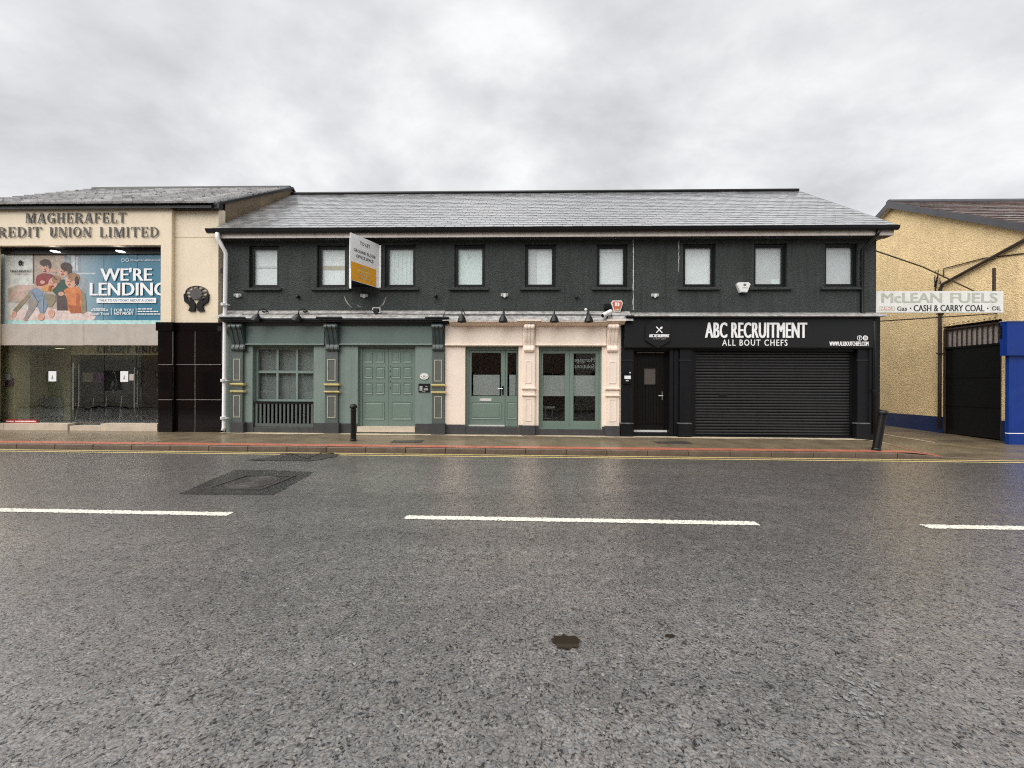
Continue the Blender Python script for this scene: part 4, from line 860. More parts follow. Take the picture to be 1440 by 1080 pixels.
hp = bx('handle_plate', 'steel', dl_, hx - 0.016, hx + 0.016, yd2 - 0.024, yd2 - 0.0015, hz - 0.12, hz + 0.12); MB().tube([(hx, yd2 - 0.02, hz), (hx, yd2 - 0.06, hz), (hx - 0.12, yd2 - 0.065, hz)], 0.013, 8).build('handle', 'silver', hp)
bx('threshold', 'silver', bs, x0 + 0.02, x1 - 0.02, yd2 - 0.09, yd2 - 0.031, z0 + 0.0, z0 + 0.05)
pbx('door_head_strip', 'brown_pipe', bs, 896, 495, 934, 496.4, YS - 0.01, 0.16)
# roller shutter: each slat a curved strip
x0, x1, z0, z1 = hsx; ys_ = YS + 0.10; zs0, zs1 = PX(1088, 612.8, ys_)[1], PX(1088, 494.5, ys_)[1]
shp = R(976.5, 497, 1200.5, 612.5, ys_)
shut = thing('roller_shutter', 'closed charcoal roller shutter filling the wide opening of the black shopfront', 'roller shutter', ((x0 + x1) / 2, ys_, zs0))
ns = 29; pit = (zs1 - zs0) / ns; sm = None
for k in range(ns):
    zc = zs0 + pit * k
    if sm is None:
        prof = [(ys_ + 0.028, zc + 0.004), (ys_ + 0.010, zc + 0.006), (ys_ - 0.006, zc + pit * 0.30), (ys_ - 0.010, zc + pit * 0.55), (ys_ - 0.004, zc + pit * 0.80), (ys_ + 0.010, zc + pit * 0.93), (ys_ + 0.028, zc + pit * 0.95), (ys_ + 0.034, zc + pit * 0.95), (ys_ + 0.034, zc + 0.004)]
        sm = MB().prism(prof, x0 + 0.085, x1 - 0.085, 'x').build('slat', 'shutter', shut); sl0 = sm.location.copy()
    else:
        o = sm.copy(); COL.objects.link(o); o.location = sl0 + Vector((0, random.uniform(-0.0025, 0.0025), pit * k)); o.rotation_euler = (random.uniform(-0.05, 0.05), random.uniform(-0.0006, 0.0006), 0)
for a, b in ((x0, x0 + 0.08), (x1 - 0.08, x1)): bx('guide_rail', 'black_metal', shut, a, b, ys_ - 0.03, ys_ + 0.05, z0, z1)
bx('bottom_bar', 'black_metal', shut, x0 + 0.086, x1 - 0.086, ys_ - 0.012, ys_ + 0.04, zs0 - 0.05, zs0 - 0.002)
q = R(1010.5, 553.5, 1022, 557, ys_ - 0.015); bx('lock_box', 'ink', shut, q[0], q[1], ys_ - 0.02, ys_ - 0.012, q[2], q[3])
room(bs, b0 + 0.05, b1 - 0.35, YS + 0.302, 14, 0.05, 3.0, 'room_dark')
# intercom on the left black pilaster
q = R(876, 522, 888, 540, YP - 0.04); ic = thing('intercom', 'black door intercom with white name card on the pilaster beside the black door', 'intercom', ((q[0] + q[1]) / 2, YP, q[2]))
bx('housing', 'black', ic, q[0], q[1], YP - 0.045, YP - 0.001, q[2], q[3], 0.006); r_ = R(878.2, 528.3, 887, 533, YP - 0.046); bx('name_card', 'paper', ic, r_[0], r_[1], YP - 0.05, YP - 0.0455, r_[2], r_[3])
r_ = R(880, 534.6, 884, 536, YP - 0.046); bx('call_button', 'silver', ic, r_[0], r_[1], YP - 0.05, YP - 0.0455, r_[2], r_[3]); r_ = R(885, 523.2, 887, 525, YP - 0.046); bx('indicator', 'silver', ic, r_[0], r_[1], YP - 0.05, YP - 0.0455, r_[2], r_[3])

# ================================================================== FIXTURES ON THE FRONT
# swan-neck lamps over the signs
def swan_side(px, py, label):               # arm curling sideways back to the wall
    x, z = PX(px, py, 10.36); bxp, bzp = PX(px + 15.5, py - 7.5, YW - 0.02)
    t_ = thing('swan_neck_lamp', label, 'lamp', (bxp, YW, bzp), 'swan neck lamps over the shopfronts')
    til = Matrix.Rotation(0.3, 3, 'Y')
    MB().lathe([(0.025, 0.16), (0.045, 0.13), (0.075, 0.10), (0.11, 0.05), (0.132, -0.03), (0.135, -0.045), (0.12, -0.04), (0.03, 0.06)], (x, 10.36, z), 18, til).build('lamp_shade', 'black_metal', t_, smooth=True)
    MB().tube([(x + 0.035, 10.37, z + 0.14), (x + 0.02, 10.40, z + 0.22), (x + 0.03, 10.46, z + 0.30), (x + 0.09, 10.54, z + 0.33), (x + 0.15, 10.63, z + 0.26), (bxp - 0.06, 10.70, bzp + 0.06), (bxp, YW - 0.12, bzp + 0.02), (bxp + 0.02, YW - 0.02, bzp + 0.02)], 0.016, 8).build('arm', 'black_metal', t_, smooth=True)
    MB().tube([(bxp, YW - 0.035, bzp), (bxp, YW - 0.001, bzp)], 0.04, 14).build('wall_rose', 'black_metal', t_)
def swan_front(px, py, label):
    x, z = PX(px, py, 10.34)
    t_ = thing('swan_neck_lamp', label, 'lamp', (x, YW, z + 0.15), 'swan neck lamps over the shopfronts')
    MB().lathe([(0.02, 0.15), (0.03, 0.12), (0.06, 0.09), (0.095, 0.03), (0.122, -0.06), (0.124, -0.075), (0.11, -0.07), (0.03, 0.05)], (x, 10.34, z), 20).build('lamp_shade', 'black_metal', t_, smooth=True)
    MB().tube([(x, 10.34, z + 0.14), (x + 0.004, 10.345, z + 0.22), (x + 0.008, 10.38, z + 0.285), (x + 0.012, 10.48, z + 0.30), (x + 0.02, 10.65, z + 0.22), (x + 0.03, YW - 0.02, z + 0.16)], 0.014, 8).build('arm', 'black_metal', t_, smooth=True)
    MB().tube([(x + 0.03, YW - 0.035, z + 0.13), (x + 0.03, YW - 0.001, z + 0.13)], 0.04, 14).build('wall_rose', 'black_metal', t_)
swan_side(360.5, 449.5, 'leftmost black swan neck lamp with curled arm over the green paned window')
swan_side(417.5, 449.5, 'second black swan neck lamp with curled arm, near the green middle pilaster')
for px, lb in ((649.5, 'black swan neck lamp over the left end of the cream fascia'), (707.5, 'black swan neck lamp over the cream fascia left of its middle corbel'), (779.5, 'black swan neck lamp over the cream fascia right of its middle corbel'), (828, 'rightmost black swan neck lamp, beside the security camera')): swan_front(px, 449, lb)
# little white twin-head wall units
def unit(px, py, label):
    x, z = PX(px, py, YW - 0.05)
    t_ = thing('sensor_light', label, 'wall light', (x, YW, z), 'white sensor units under the upper windows')
    bx('body', 'white', t_, x - 0.10, x + 0.10, YW - 0.06, YW - 0.001, z - 0.035, z + 0.04, 0.008)
    for s_ in (-1, 1): MB().tube([(x + s_ * 0.062, YW - 0.075, z + 0.005), (x + s_ * 0.062, YW - 0.06, z + 0.005)], 0.03, 14).build('lens', 'lead', t_)
    MB().prism([(x - 0.05, z - 0.036), (x + 0.05, z - 0.036), (x, z - 0.075)], YW - 0.055, YW - 0.002).build('sensor', 'white', t_)
unit(333.5, 415, 'small white sensor light under the leftmost upper window'); unit(511.5, 415.3, 'small white sensor light below the to let board')
unit(709.5, 414.8, 'small white sensor light between the fourth and fifth upper windows'); unit(921.5, 415, 'small white sensor light between the two white wall cracks')
# black stubs left from older brackets
def stub(px, py, label):
    x, z = PX(px, py, YW - 0.05); t_ = thing('wall_bracket', label, 'bracket', (x, YW, z), 'black bracket stubs under the upper windows')
    MB().tube([(x, YW - 0.001, z - 0.01), (x, YW - 0.09, z - 0.02), (x, YW - 0.11, z - 0.05)], [0.045, 0.04, 0.03], 10).build('stub', 'black_metal', t_); MB().tube([(x - 0.04, YW - 0.05, z + 0.08), (x - 0.01, YW - 0.07, z), (x + 0.045, YW - 0.05, z + 0.06)], 0.012, 6).build('hook', 'black_metal', t_)
stub(418.5, 416.5, 'small black bracket stub between the first two upper windows'); stub(612.5, 415.5, 'small black bracket stub between the third and fourth upper windows'); stub(810.5, 417, 'small black bracket stub between the fifth and sixth upper windows')
# bent sign bracket
x, z = PX(530, 437.5, 10.62); t_ = thing('sign_bracket', 'bent pale metal bracket stuck out of the flashing under the to let board', 'bracket', (x, YW, z))
MB().frame(x - 0.12, x + 0.10, z - 0.06, z + 0.10, 10.60, 10.64, 0.02).build('bracket_frame', 'silver', t_); MB().prism([(x - 0.13, z + 0.02), (x - 0.02, z - 0.12), (x + 0.05, z - 0.05), (x + 0.03, z + 0.05)], 10.59, 10.80).build('bracket_plate', 'black_metal', t_)
# cable along the flashing
z1_ = PX(420, 442.3, YW - 0.2)[1]; fc = MB().tube([(PX(340, 440, 10.6)[0], 10.61, z1_), (PX(500, 440, 10.6)[0], 10.61, z1_ + 0.015), (PX(600, 440, 10.6)[0], 10.61, z1_), (PX(850, 440, 10.6)[0], 10.61, z1_ - 0.01)], 0.010, 6).build('cable', 'ink'); tag(fc, 'thin dark cable running along the pale flashing behind the lamps', 'cable')
# white globe on a stem
x, z = PX(823.8, 435.5, 10.7); gl_ = thing('globe_light', 'tiny white globe on a stem beside the rightmost cream lamp', 'light', (x, 10.7, z - 0.2)); MB().lathe([(0.004, -0.042), (0.03, -0.03), (0.042, 0), (0.03, 0.03), (0.004, 0.042)], (x, 10.7, z), 16).build('globe', 'white', gl_, smooth=True); MB().tube([(x, 10.7, z - 0.04), (x, 10.7, z - 0.19)], 0.008, 6).build('stem', 'white', gl_)
# security camera
x, z = PX(853, 441, 10.45); cv = thing('security_camera', 'white bullet security camera over the right cream corbel', 'camera', (x, YW, z - 0.1))
axis = Vector((-0.62, -0.55, -0.36)).normalized(); c_ = Vector((x, 10.45, z)); MB().tube([c_ - axis * 0.21, c_ - axis * 0.20, c_ + axis * 0.18, c_ + axis * 0.19], [0.05, 0.062, 0.062, 0.058], 14).build('body', 'white', cv); MB().tube([c_ + axis * 0.191, c_ + axis * 0.20], 0.045, 14).build('lens', 'ink', cv)
MB().box(-0.07, 0.07, -0.24, 0.2, 0, 0.01)
MB().tube([c_ - axis * 0.05 - Vector((0, 0, 0.06)), c_ + Vector((0.02, 0.08, -0.14)), (x + 0.06, 10.60, z - 0.19), (x + 0.06, 10.62, z - 0.25)], 0.022, 8).build('arm', 'black_metal', cv)
MB().tube([c_ - axis * 0.18, c_ + Vector((0.2, 0.15, -0.12)), (x + 0.25, 10.70, z - 0.12)], 0.010, 6).build('lead', 'black_metal', cv)
# alarm boxes
def alarm(px0, px1, py0, py1, m_out, m_in, label, red):
    Y = YW - 0.09; a, b, c, d = R(px0, py0, px1, py1, Y); W, H = b - a, d - c; t_ = thing('alarm_box', label, 'alarm box', ((a + b) / 2, YW, c))
    sh = lambda g: [(a + W * (0.13 + g * 0.5), d - H * g), (b - W * (0.13 + g * 0.5), d - H * g), (b - W * g, d - H * (0.20 + g * 0.2)), (b - W * (0.24 + g * 0.6), c + H * g), (a + W * (0.24 + g * 0.6), c + H * g), (a + W * g, d - H * (0.20 + g * 0.2))]
    o = MB().prism(sh(0)[::-1], Y, YW - 0.001).build('cover', m_out, t_)
    if red:
        MB().prism(sh(0.09)[::-1], Y - 0.012, Y - 0.0005).build('face_panel', m_in, t_)
        for s_ in (-0.11, 0.11): bx('mark', 'print_white', t_, (a + b) / 2 + W * (s_ - 0.07), (a + b) / 2 + W * (s_ + 0.07), Y - 0.0145, Y - 0.0122, d - H * 0.50, d - H * 0.18)
        bx('strobe', 'skim', t_, a + W * 0.32, b - W * 0.32, Y - 0.02, Y - 0.0125, c + H * 0.12, c + H * 0.28)
    else:
        MB().prism(sh(0.06)[::-1], Y - 0.012, Y - 0.0005).build('face_panel', m_out, t_)
        bx('emblem', 'lead_dark', t_, (a + b) / 2 - W * 0.04, (a + b) / 2 + W * 0.16, Y - 0.0145, Y - 0.0122, d - H * 0.38, d - H * 0.16); bx('print_line', 'lead', t_, a + W * 0.34, b - W * 0.22, Y - 0.0145, Y - 0.0122, d - H * 0.60, d - H * 0.52)
        MB().prism([(a + W * 0.33, c), (b - W * 0.36, c), (b - W * 0.45, c - 0.04), (a + W * 0.45, c - 0.04)], Y + 0.01, YW - 0.002).build('strobe', 'black', t_)
alarm(859.5, 876, 422.5, 439, 'white', 'alarm_red', 'red and white bell alarm box above the right end of the cream shopfront', True)
bx('siren', 'black', None, PX(850, 431, YW - 0.1)[0], PX(859, 431, YW - 0.1)[0], YW - 0.12, YW - 0.001, PX(855, 435, YW)[1], PX(855, 428, YW)[1], 0.01)
tag(bpy.data.objects['siren'], 'small black box on the grey wall left of the red alarm box', 'box')
alarm(1036.5, 1055.5, 397, 411, 'white', 'white', 'white bell alarm box below the eighth upper window', False)
# to let board: two boards meeting in a V
A_ = Vector((PX(493.5, 360, 9.93)[0], 9.93, 0)); B_ = Vector((PX(532.8, 370, 10.80)[0], 10.80, 0)); zt_ = PX(494, 327, 9.93)[1]; zb_ = PX(492.8, 393.5, 9.93)[1]
tb = thing('to_let_board', 'white and orange V shaped to let board jutting out between upper windows', 'sign board', (B_.x, YW, zb_))
u_ = (B_ - A_).normalized(); n_ = Vector((u_.y, -u_.x, 0)); n_ = n_ if n_.x > 0 else -n_; w_ = (B_ - A_).length
def slab(P, U, Nn, u0, u1, z0, z1, t0, t1):
    b = MB(); vs = []
    for t in (t0, t1):
        for (u, z) in ((u0, z0), (u1, z0), (u1, z1), (u0, z1)): p = P + U * u + Nn * t; vs.append((p.x, p.y, z))
    return b.add(vs, [(0, 1, 2, 3), (7, 6, 5, 4), (0, 4, 5, 1), (1, 5, 6, 2), (2, 6, 7, 3), (3, 7, 4, 0)])
slab(A_, u_, n_, 0, w_, zb_, zt_, -0.012, 0).build('board', 'print_white', tb)
zo = zb_ + (zt_ - zb_) * 0.40
slab(A_, u_, n_, 0.0, w_ - 0.10, zb_ + 0.012, zo, 0.001, 0.003).build('orange_panel', 'orange', tb)
n2 = Vector((-n_.x, n_.y, 0)); A2 = A_ + Vector((-0.03, 0, 0)); u2 = Vector((-u_.x, u_.y, 0))
slab(A2, u2, n2, 0, w_, zb_, zt_, -0.012, 0).build('board', 'print_white', tb)
def tl(body, u0, u1, z0, z1, m, bold=0.0): text(body, 'lettering', m, tb, A_ + u_ * u0 + n_ * 0.0032 + Vector((0, 0, z0)), u_, (0, 0, 1), u1 - u0, z1 - z0, nrm=n_, ext=0.002, bold=bold)
H_ = zt_ - zb_
tl('TO LET', w_ * 0.30, w_ * 0.66, zb_ + H_ * 0.825, zb_ + H_ * 0.895, 'ink', 0.012)
tl('GROUND FLOOR', w_ * 0.09, w_ * 0.87, zb_ + H_ * 0.635, zb_ + H_ * 0.70, 'ink', 0.005); tl('OFFICE SPACE', w_ * 0.17, w_ * 0.79, zb_ + H_ * 0.52, zb_ + H_ * 0.585, 'ink', 0.005)
for k, (a, b) in enumerate(((0.28, 0.62), (0.24, 0.66), (0.24, 0.66), (0.28, 0.62))):     # blurred orange agent panel: unreadable lines
    zz = zb_ + H_ * (0.315 - 0.075 * k); slab(A_, u_, n_, w_ * a, w_ * b, zz, zz + H_ * 0.028, 0.0032, 0.005).build('print_line', 'skim' if k in (0, 2, 3) else 'gold', tb)
MB().tube([(B_.x, 10.80, zt_ - 0.25), (B_.x, YW, zt_ - 0.25)], 0.015, 6).tube([(B_.x, 10.80, zb_ + 0.2), (B_.x, YW, zb_ + 0.2)], 0.015, 6).build('wall_fixing', 'silver', tb)
p = A_ + u_ * (w_ + 0.0); q = A2 + u2 * (w_ + 0.0)
bx('edge_post', 'print_white', tb, B_.x + 0.004, B_.x + 0.06, 10.79, 10.82, zb_ - 0.02, zt_ - 0.02); bx('front_post', 'print_white', tb, A_.x - 0.04, A_.x + 0.0, 9.935, 9.965, zb_ - 0.22, zb_ + 0.3)
MB().add([(A_.x, 9.96, zb_ + 0.02), (B_.x - 0.02, 10.79, zb_ + 0.02), (2 * A_.x - B_.x, 10.79, zb_ + 0.02), (A_.x, 9.96, zb_ + 0.03), (B_.x - 0.02, 10.79, zb_ + 0.03), (2 * A_.x - B_.x, 10.79, zb_ + 0.03)], [(0, 2, 1), (3, 4, 5), (0, 1, 4, 3), (1, 2, 5, 4), (2, 0, 3, 5)]).build('bottom_board', 'black', tb)

# ================================================================== BOLLARDS
def bollard(x, y, tilt, h, r, label):
    z = foot_z(x, y); t_ = thing('bollard', label, 'bollard', (x, y, z), 'black bollards on the footpath')
    prof = [(r * 1.12, -0.05), (r * 1.12, 0.03), (r, 0.05), (r, h * 0.80), (r * 1.12, h * 0.81), (r * 1.12, h * 0.835), (r * 0.98, h * 0.845), (r * 0.98, h * 0.885)]
    MB().lathe(prof, (x, y, z), 22, tilt).build('post', 'black_metal', t_, smooth=False)
    MB().lathe([(r * 1.32, h * 0.886), (r * 1.36, h * 0.90), (r * 1.36, h * 0.93), (r * 1.15, h * 0.965), (r * 0.7, h * 0.99), (r * 0.1, h)], (x, y, z), 22, tilt).build('cap', 'black_metal', t_)
bollard(PX(497, 600, 9.55)[0], 9.55, Matrix.Rotation(0.0, 3, 'Y'), 0.93, 0.066, 'upright black iron bollard before the green double door')
bollard(PX(1232, 620, 9.05)[0], 9.05, Matrix.Rotation(0.17, 3, 'Y'), 0.95, 0.078, 'leaning black iron bollard at the corner by the alley')

# ================================================================== CREDIT UNION BUILDING (left)
YA, YB, YG = 10.62, 10.72, 10.92           # sign front, recessed right bay, glass line
CX1 = PX(307, 380, YB)[0]; CX0 = -16.1
cu = thing('credit_union_building', 'cream rendered building with raised lettering, wide banner window and granite base', 'building', ((CX0 + CX1) / 2, YA, 0))
zE = PX(200, 290, YA)[1]; xs_ = PX(241, 400, YA)[0]
op = R(-13, 345, 226, 454, YA); lowz = PX(110, 606, YA)[1]
MB().box(CX0, xs_, YA, YA + 0.12, op[3], zE).box(op[1], xs_, YA, YA + 0.12, op[2], op[3]).box(CX0, op[0], YA, YA + 0.12, 0, op[3]).build('sign_wall', 'cu_cream', cu)
zq = PX(275, 453.5, YB)[1]; zj = PX(275, 334, YB)[1]
MB().box(xs_ + 0.003, CX1, YB, YB + 0.25, zj + 0.006, zE).box(xs_ + 0.003, CX1, YB, YB + 0.25, zq, zj - 0.006).box(xs_ + 0.003, CX1, YB + 0.012, YB + 0.25, zj - 0.006, zj + 0.006).build('bay_wall', 'cu_cream', cu)
ZR2 = PX(300, 265.5, 14.2)[1]; ZE2 = PX(150, 288, 10.5)[1]
# side gable of pebbledash above the lower roof, and the rest of the shell
sgp = [(YB + 0.252, -0.1), (17.9, -0.1), (17.9, ZE2 - 0.02), (14.2, ZR2 - 0.03), (YB + 0.252, ZE2 - 0.02 + 0.412 * (ZR2 - ZE2) / 3.64)]
MB().prism(sgp, CX1 - 0.02, CX1 + 0.0, 'x').build('side_gable', 'pebble', cu)
MB().prism([(10.56, ZE2 - 0.02), (14.2, ZR2 - 0.03), (17.9, ZE2 - 0.02), (17.9, ZE2 + 0.05), (14.2, ZR2 + 0.05), (10.56, ZE2 + 0.05)], CX1 - 0.04, CX1 + 0.05, 'x').build('gable_coping', 'black', cu)
bx('rear_wall', 'cu_cream', cu, CX0, CX1, 17.6, 17.9, 0, ZE2 - 0.1); bx('end_wall', 'cu_cream', cu, CX0, CX0 + 0.25, YA + 0.13, 17.59, 0, ZE2 - 0.1)
rf = MB().prism([(10.52, ZE2 - 0.02), (14.2, ZR2 - 0.05), (17.9, ZE2 - 0.02), (17.9, ZE2 - 0.09), (14.2, ZR2 - 0.12), (10.52, ZE2 - 0.09)], CX0 - 0.1, CX1 - 0.05, 'x').build('roof', 'under', cu)
tiling(rf, 'tile_cu', CX0 - 0.1, CX1 - 0.05, 10.5, ZE2 - 0.01, 14.2, ZR2 - 0.04, 0.30, 0.33, 0.05, 130, 8, 'roof_tile', False)
MB().tube([(x, 14.2, ZR2 - 0.01) for x in rng(CX0 - 0.1, CX1 - 0.05, 2)], 0.10, 10).build('ridge', 'black', rf)
bx('gutter', 'black', cu, CX0, xs_, YA - 0.05, YA - 0.001, zE - 0.04, zE + 0.04); q = R(243, 286, 308, 293, YB - 0.15); bx('gutter', 'black', cu, xs_ + 0.01, q[1], YB - 0.15, YB - 0.001, q[2], q[3])
# raised serif letters
def serif(ch):
    T, t, s = 0.145, 0.06, 0.05; b = []; box = lambda x0, z0, x1, z1: b.append([(x0, z0), (x1, z0), (x1, z1), (x0, z1)])
    def stem(x, w=T, top=True, bot=True):
        box(x, 0, x + w, 1)
        if bot: box(x - 0.06, 0, x + w + 0.06, s)
        if top: box(x - 0.06, 1 - s, x + w + 0.06, 1)
    def arc(cx, cz, rx, rz, a0, a1, th=T, tv=t, n=14):
        for k in range(n):
            p = []
            for (aa, inn) in ((k, 0), (k + 1, 0), (k + 1, 1), (k, 1)):
                a = math.radians(a0 + (a1 - a0) * aa / n); p.append((cx + (rx - inn * th) * math.cos(a), cz + (rz - inn * tv) * math.sin(a)))
            b.append(p)
    def diag(x0, z0, x1, z1, w): b.append([(x0, z0), (x0 + w, z0), (x1 + w, z1), (x1, z1)])
    if ch == 'M': stem(0.08, t); stem(0.84); diag(0.42, 0, 0.06, 1, 0.2); diag(0.44, 0, 0.84, 1, 0.09); w = 1.1
    elif ch == 'A': diag(0.08, 0, 0.38, 1, 0.085); diag(0.62, 0, 0.36, 1, 0.22); box(0.2, 0.3, 0.66, 0.38); box(0, 0, 0.26, s); box(0.54, 0, 0.92, s); w = 0.92
    elif ch == 'G': arc(0.45, 0.5, 0.42, 0.51, 50, 360 - 45); stem(0.62, T, False, False); b[-1] = [(0.62, 0.04), (0.82, 0.04), (0.82, 0.44), (0.62, 0.44)]; box(0.52, 0.40, 0.9, 0.46); box(0.68, 0.7, 0.76, 0.98); w = 0.9
    elif ch == 'H': stem(0.08); stem(0.62); box(0.28, 0.46, 0.62, 0.53); w = 0.9
    elif ch == 'E': stem(0.08); box(0.28, 0, 0.72, s); box(0.28, 1 - s, 0.70, 1); box(0.28, 0.47, 0.56, 0.53); box(0.66, 0, 0.72, 0.26); box(0.64, 0.76, 0.70, 1); box(0.52, 0.36, 0.57, 0.64); w = 0.74
    elif ch == 'F': stem(0.08); box(0.28, 1 - s, 0.68, 1); box(0.28, 0.47, 0.54, 0.53); box(0.62, 0.74, 0.68, 1); box(0.5, 0.36, 0.55, 0.64); w = 0.7
    elif ch == 'R': stem(0.08); arc(0.40, 0.75, 0.34, 0.25, -90, 90); box(0.28, 1 - s, 0.42, 1); box(0.28, 0.5, 0.42, 0.57); diag(0.62, 0, 0.36, 0.5, 0.2); box(0.62, 0, 0.90, s); w = 0.88
    elif ch == 'L': stem(0.08); box(0.28, 0, 0.70, s); box(0.64, 0, 0.70, 0.28); w = 0.72
    elif ch == 'T': stem(0.30); box(0, 1 - s, 0.8, 1); box(0, 0.74, 0.06, 1); box(0.74, 0.74, 0.8, 1); w = 0.8
    elif ch == 'C': arc(0.45, 0.5, 0.42, 0.51, 48, 360 - 48); box(0.68, 0.68, 0.76, 0.98); w = 0.8
    elif ch == 'D': stem(0.08); arc(0.36, 0.5, 0.48, 0.5, -90, 90); box(0.28, 0, 0.38, s); box(0.28, 1 - s, 0.38, 1); w = 0.88
    elif ch == 'I': stem(0.08); w = 0.36
    elif ch == 'U': stem(0.08, T, True, False); b[0] = [(0.08, 0.3), (0.28, 0.3), (0.28, 1), (0.08, 1)]; arc(0.42, 0.34, 0.34, 0.36, 180, 360, 0.16); box(0.67, 0.3, 0.76, 1); box(0.58, 1 - s, 0.85, 1); w = 0.86
    elif ch == 'N': stem(0.10, t, True, True); box(0.74, 0, 0.82, 1); box(0.64, 1 - s, 0.92, 1); diag(0.60, 0, 0.02, 1, 0.22); w = 0.92
    elif ch == 'O': arc(0.46, 0.5, 0.43, 0.51, 0, 360, T, t, 24); w = 0.92
    else: w = 0.4
    return b, w
def serif_line(body, px0, px1, py0, py1, Y, m, parent, ext, name='letter'):
    x0, x1, z0, z1 = R(px0, py0, px1, py1, Y); H = z1 - z0; ws = [serif(c)[1] for c in body]; sp = 0.16; tot = sum(ws) + sp * (len(body) - 1); k = (x1 - x0) / tot; x = x0
    for c in body:
        polys, w = serif(c)
        if c != ' ':
            b = MB()
            for j, p in enumerate(polys): b.prism([(x + a * k, z0 + d * H) for a, d in p], Y - ext - 0.0004 * j, Y)
            b.build(name, m, parent)
        x += (w + sp) * k
YT = YA - 0.02
serif_line('MAGHERAFELT', 36.5, 177.5, 299.3, 313.3, YT, 'letter', cu, 0.012)
serif_line('CREDIT', -17, 58.5, 319.4, 333.3, YT, 'letter', cu, 0.012); serif_line('UNION', 70, 128.5, 319.4, 333.3, YT, 'letter', cu, 0.012); serif_line('LIMITED', 140.5, 223.5, 319.4, 333.3, YT, 'letter', cu, 0.012)
# emblem: two hands holding a globe
E = lambda px, py: PX(250 + px / 21.6, 395 + py / 21.6, YB - 0.03)
em_ = MB(); n_ = 32
for k in range(n_):
    a0, a1 = 2 * math.pi * k / n_, 2 * math.pi * (k + 1) / n_
    em_.prism([E(565 + r_ * 345 / 345 * math.cos(a), 360 - r_ * 0.62 * math.sin(a)) for r_, a in ((322, a0), (346, a0), (346, a1), (322, a1))], YB - 0.03, YB - 0.002)
for k in range(n_):
    a0, a1 = 2 * math.pi * k / n_, 2 * math.pi * (k + 1) / n_
    em_.prism([E(565, 390), E(565 + 185 * math.cos(a0), 390 - 165 * math.sin(a0)), E(565 + 185 * math.cos(a1), 390 - 165 * math.sin(a1))], YB - 0.04, YB - 0.002)
for k in range(10):
    a = math.radians(k * 36 + 10); p0 = (565 + 170 * math.cos(a), 380 - 150 * math.sin(a)); p1 = (565 + 335 * math.cos(a), 360 - 208 * math.sin(a)); d = (-math.sin(a) * 12, -math.cos(a) * 12)
    em_.prism([E(p0[0] - d[0] * 2, p0[1] - d[1] * 2), E(p1[0] - d[0], p1[1] - d[1]), E(p1[0] + d[0], p1[1] + d[1]), E(p0[0] + d[0] * 2, p0[1] + d[1] * 2)], YB - 0.034, YB - 0.002)
em_.build('emblem_globe', 'letter', cu)
hand = [(190, 400), (235, 385), (260, 470), (330, 590), (390, 620), (350, 540), (400, 520), (480, 610), (540, 690), (545, 800), (520, 920), (330, 915), (375, 790), (360, 740), (220, 640), (195, 520)]
MB().prism([E(*p) for p in hand][::-1], YB - 0.05, YB - 0.0015).build('emblem_hand', 'ink', cu); MB().prism([E(1135 - p[0], p[1]) for p in hand], YB - 0.05, YB - 0.0015).build('emblem_hand', 'ink', cu)
# dark granite base: single polished slabs
def slabs(pxs, pys, Y, back):
    for i in range(len(pxs) - 1):
        for j in range(len(pys) - 1):
            q = R(pxs[i], pys[j], pxs[i + 1], pys[j + 1], Y); g_ = 0.010; bx('granite_slab', 'granite', cu, q[0] + g_, q[1] - g_, Y, Y + 0.03, q[2] + g_ - (0.1 if j == len(pys) - 2 else 0), q[3] - g_)
    q = R(pxs[0], pys[0], pxs[-1], pys[-1], Y); bx('granite_backing', 'joint', cu, q[0] + 0.012, q[1] - 0.012, Y + 0.008, Y + 0.04, q[2] - 0.09, q[3] - 0.012); bx('granite_core', 'granite', cu, q[0] + 0.002, q[1] - 0.002, Y + 0.041, Y + back, q[2] - 0.1, q[3] - 0.004)
slabs([222, 242.3], [465, 512.5, 562, 606.5], 10.58, 0.36); slabs([243, 274, 311], [465, 512.5, 562, 607], 10.68, 0.3)
q = R(219, 453, 242.5, 465, 10.55); bx('granite_cap', 'granite', cu, q[0], q[1], 10.55, 10.9, q[2], q[3]); q = R(242.6, 453.5, 311, 465, 10.67); bx('granite_cap', 'granite', cu, q[0] + 0.001, q[1], 10.67, 10.9, q[2], q[3])
# stone band between the storeys, head of the opening
for a, b in ((-200, -72), (-71.6, 2), (2.5, 117.8), (118.2, 222)):
    q = R(a, 455.5, b, 485.5, YG - 0.09); bx('stone_band', 'cu_band', cu, q[0], q[1], YG - 0.09, YG + 0.1, q[2], q[3])
q = R(-9, 345, 226, 357.2, YG - 0.05); bx('window_head', 'black', cu, op[0], op[1] + 0.25, YG - 0.06, YG + 0.06, q[2], op[3] + 0.05); bx('soffit', 'room_dark', cu, op[0], op[1] + 0.25, YA + 0.121, YG - 0.061, op[3] + 0.0, op[3] + 0.03)
for pxl in (-14, 80, 171.5):
    xx = PX(pxl, 356, YG - 0.11)[0]; zz = PX(pxl, 355, YG - 0.11)[1]; MB().lathe([(0.085, 0.0), (0.10, 0.008), (0.10, 0.02), (0.05, 0.022)], (xx, YG - 0.15, zz), 18).build('downlight', 'lamp_on', cu)
bx('jamb', 'cu_cream', cu, op[0] - 0.02, op[0], YA + 0.121, YG - 0.091, 0, op[3])
bx('inner_wall', 'room_dark', cu, op[1] + 0.26, op[1] + 0.30, YG, 15, 0.0, op[3])
bx('upper_floor', 'room_dark', cu, CX0 + 0.26, op[1] + 0.255, YG + 0.101, 15, op[2] - 0.55, op[2] - 0.02)
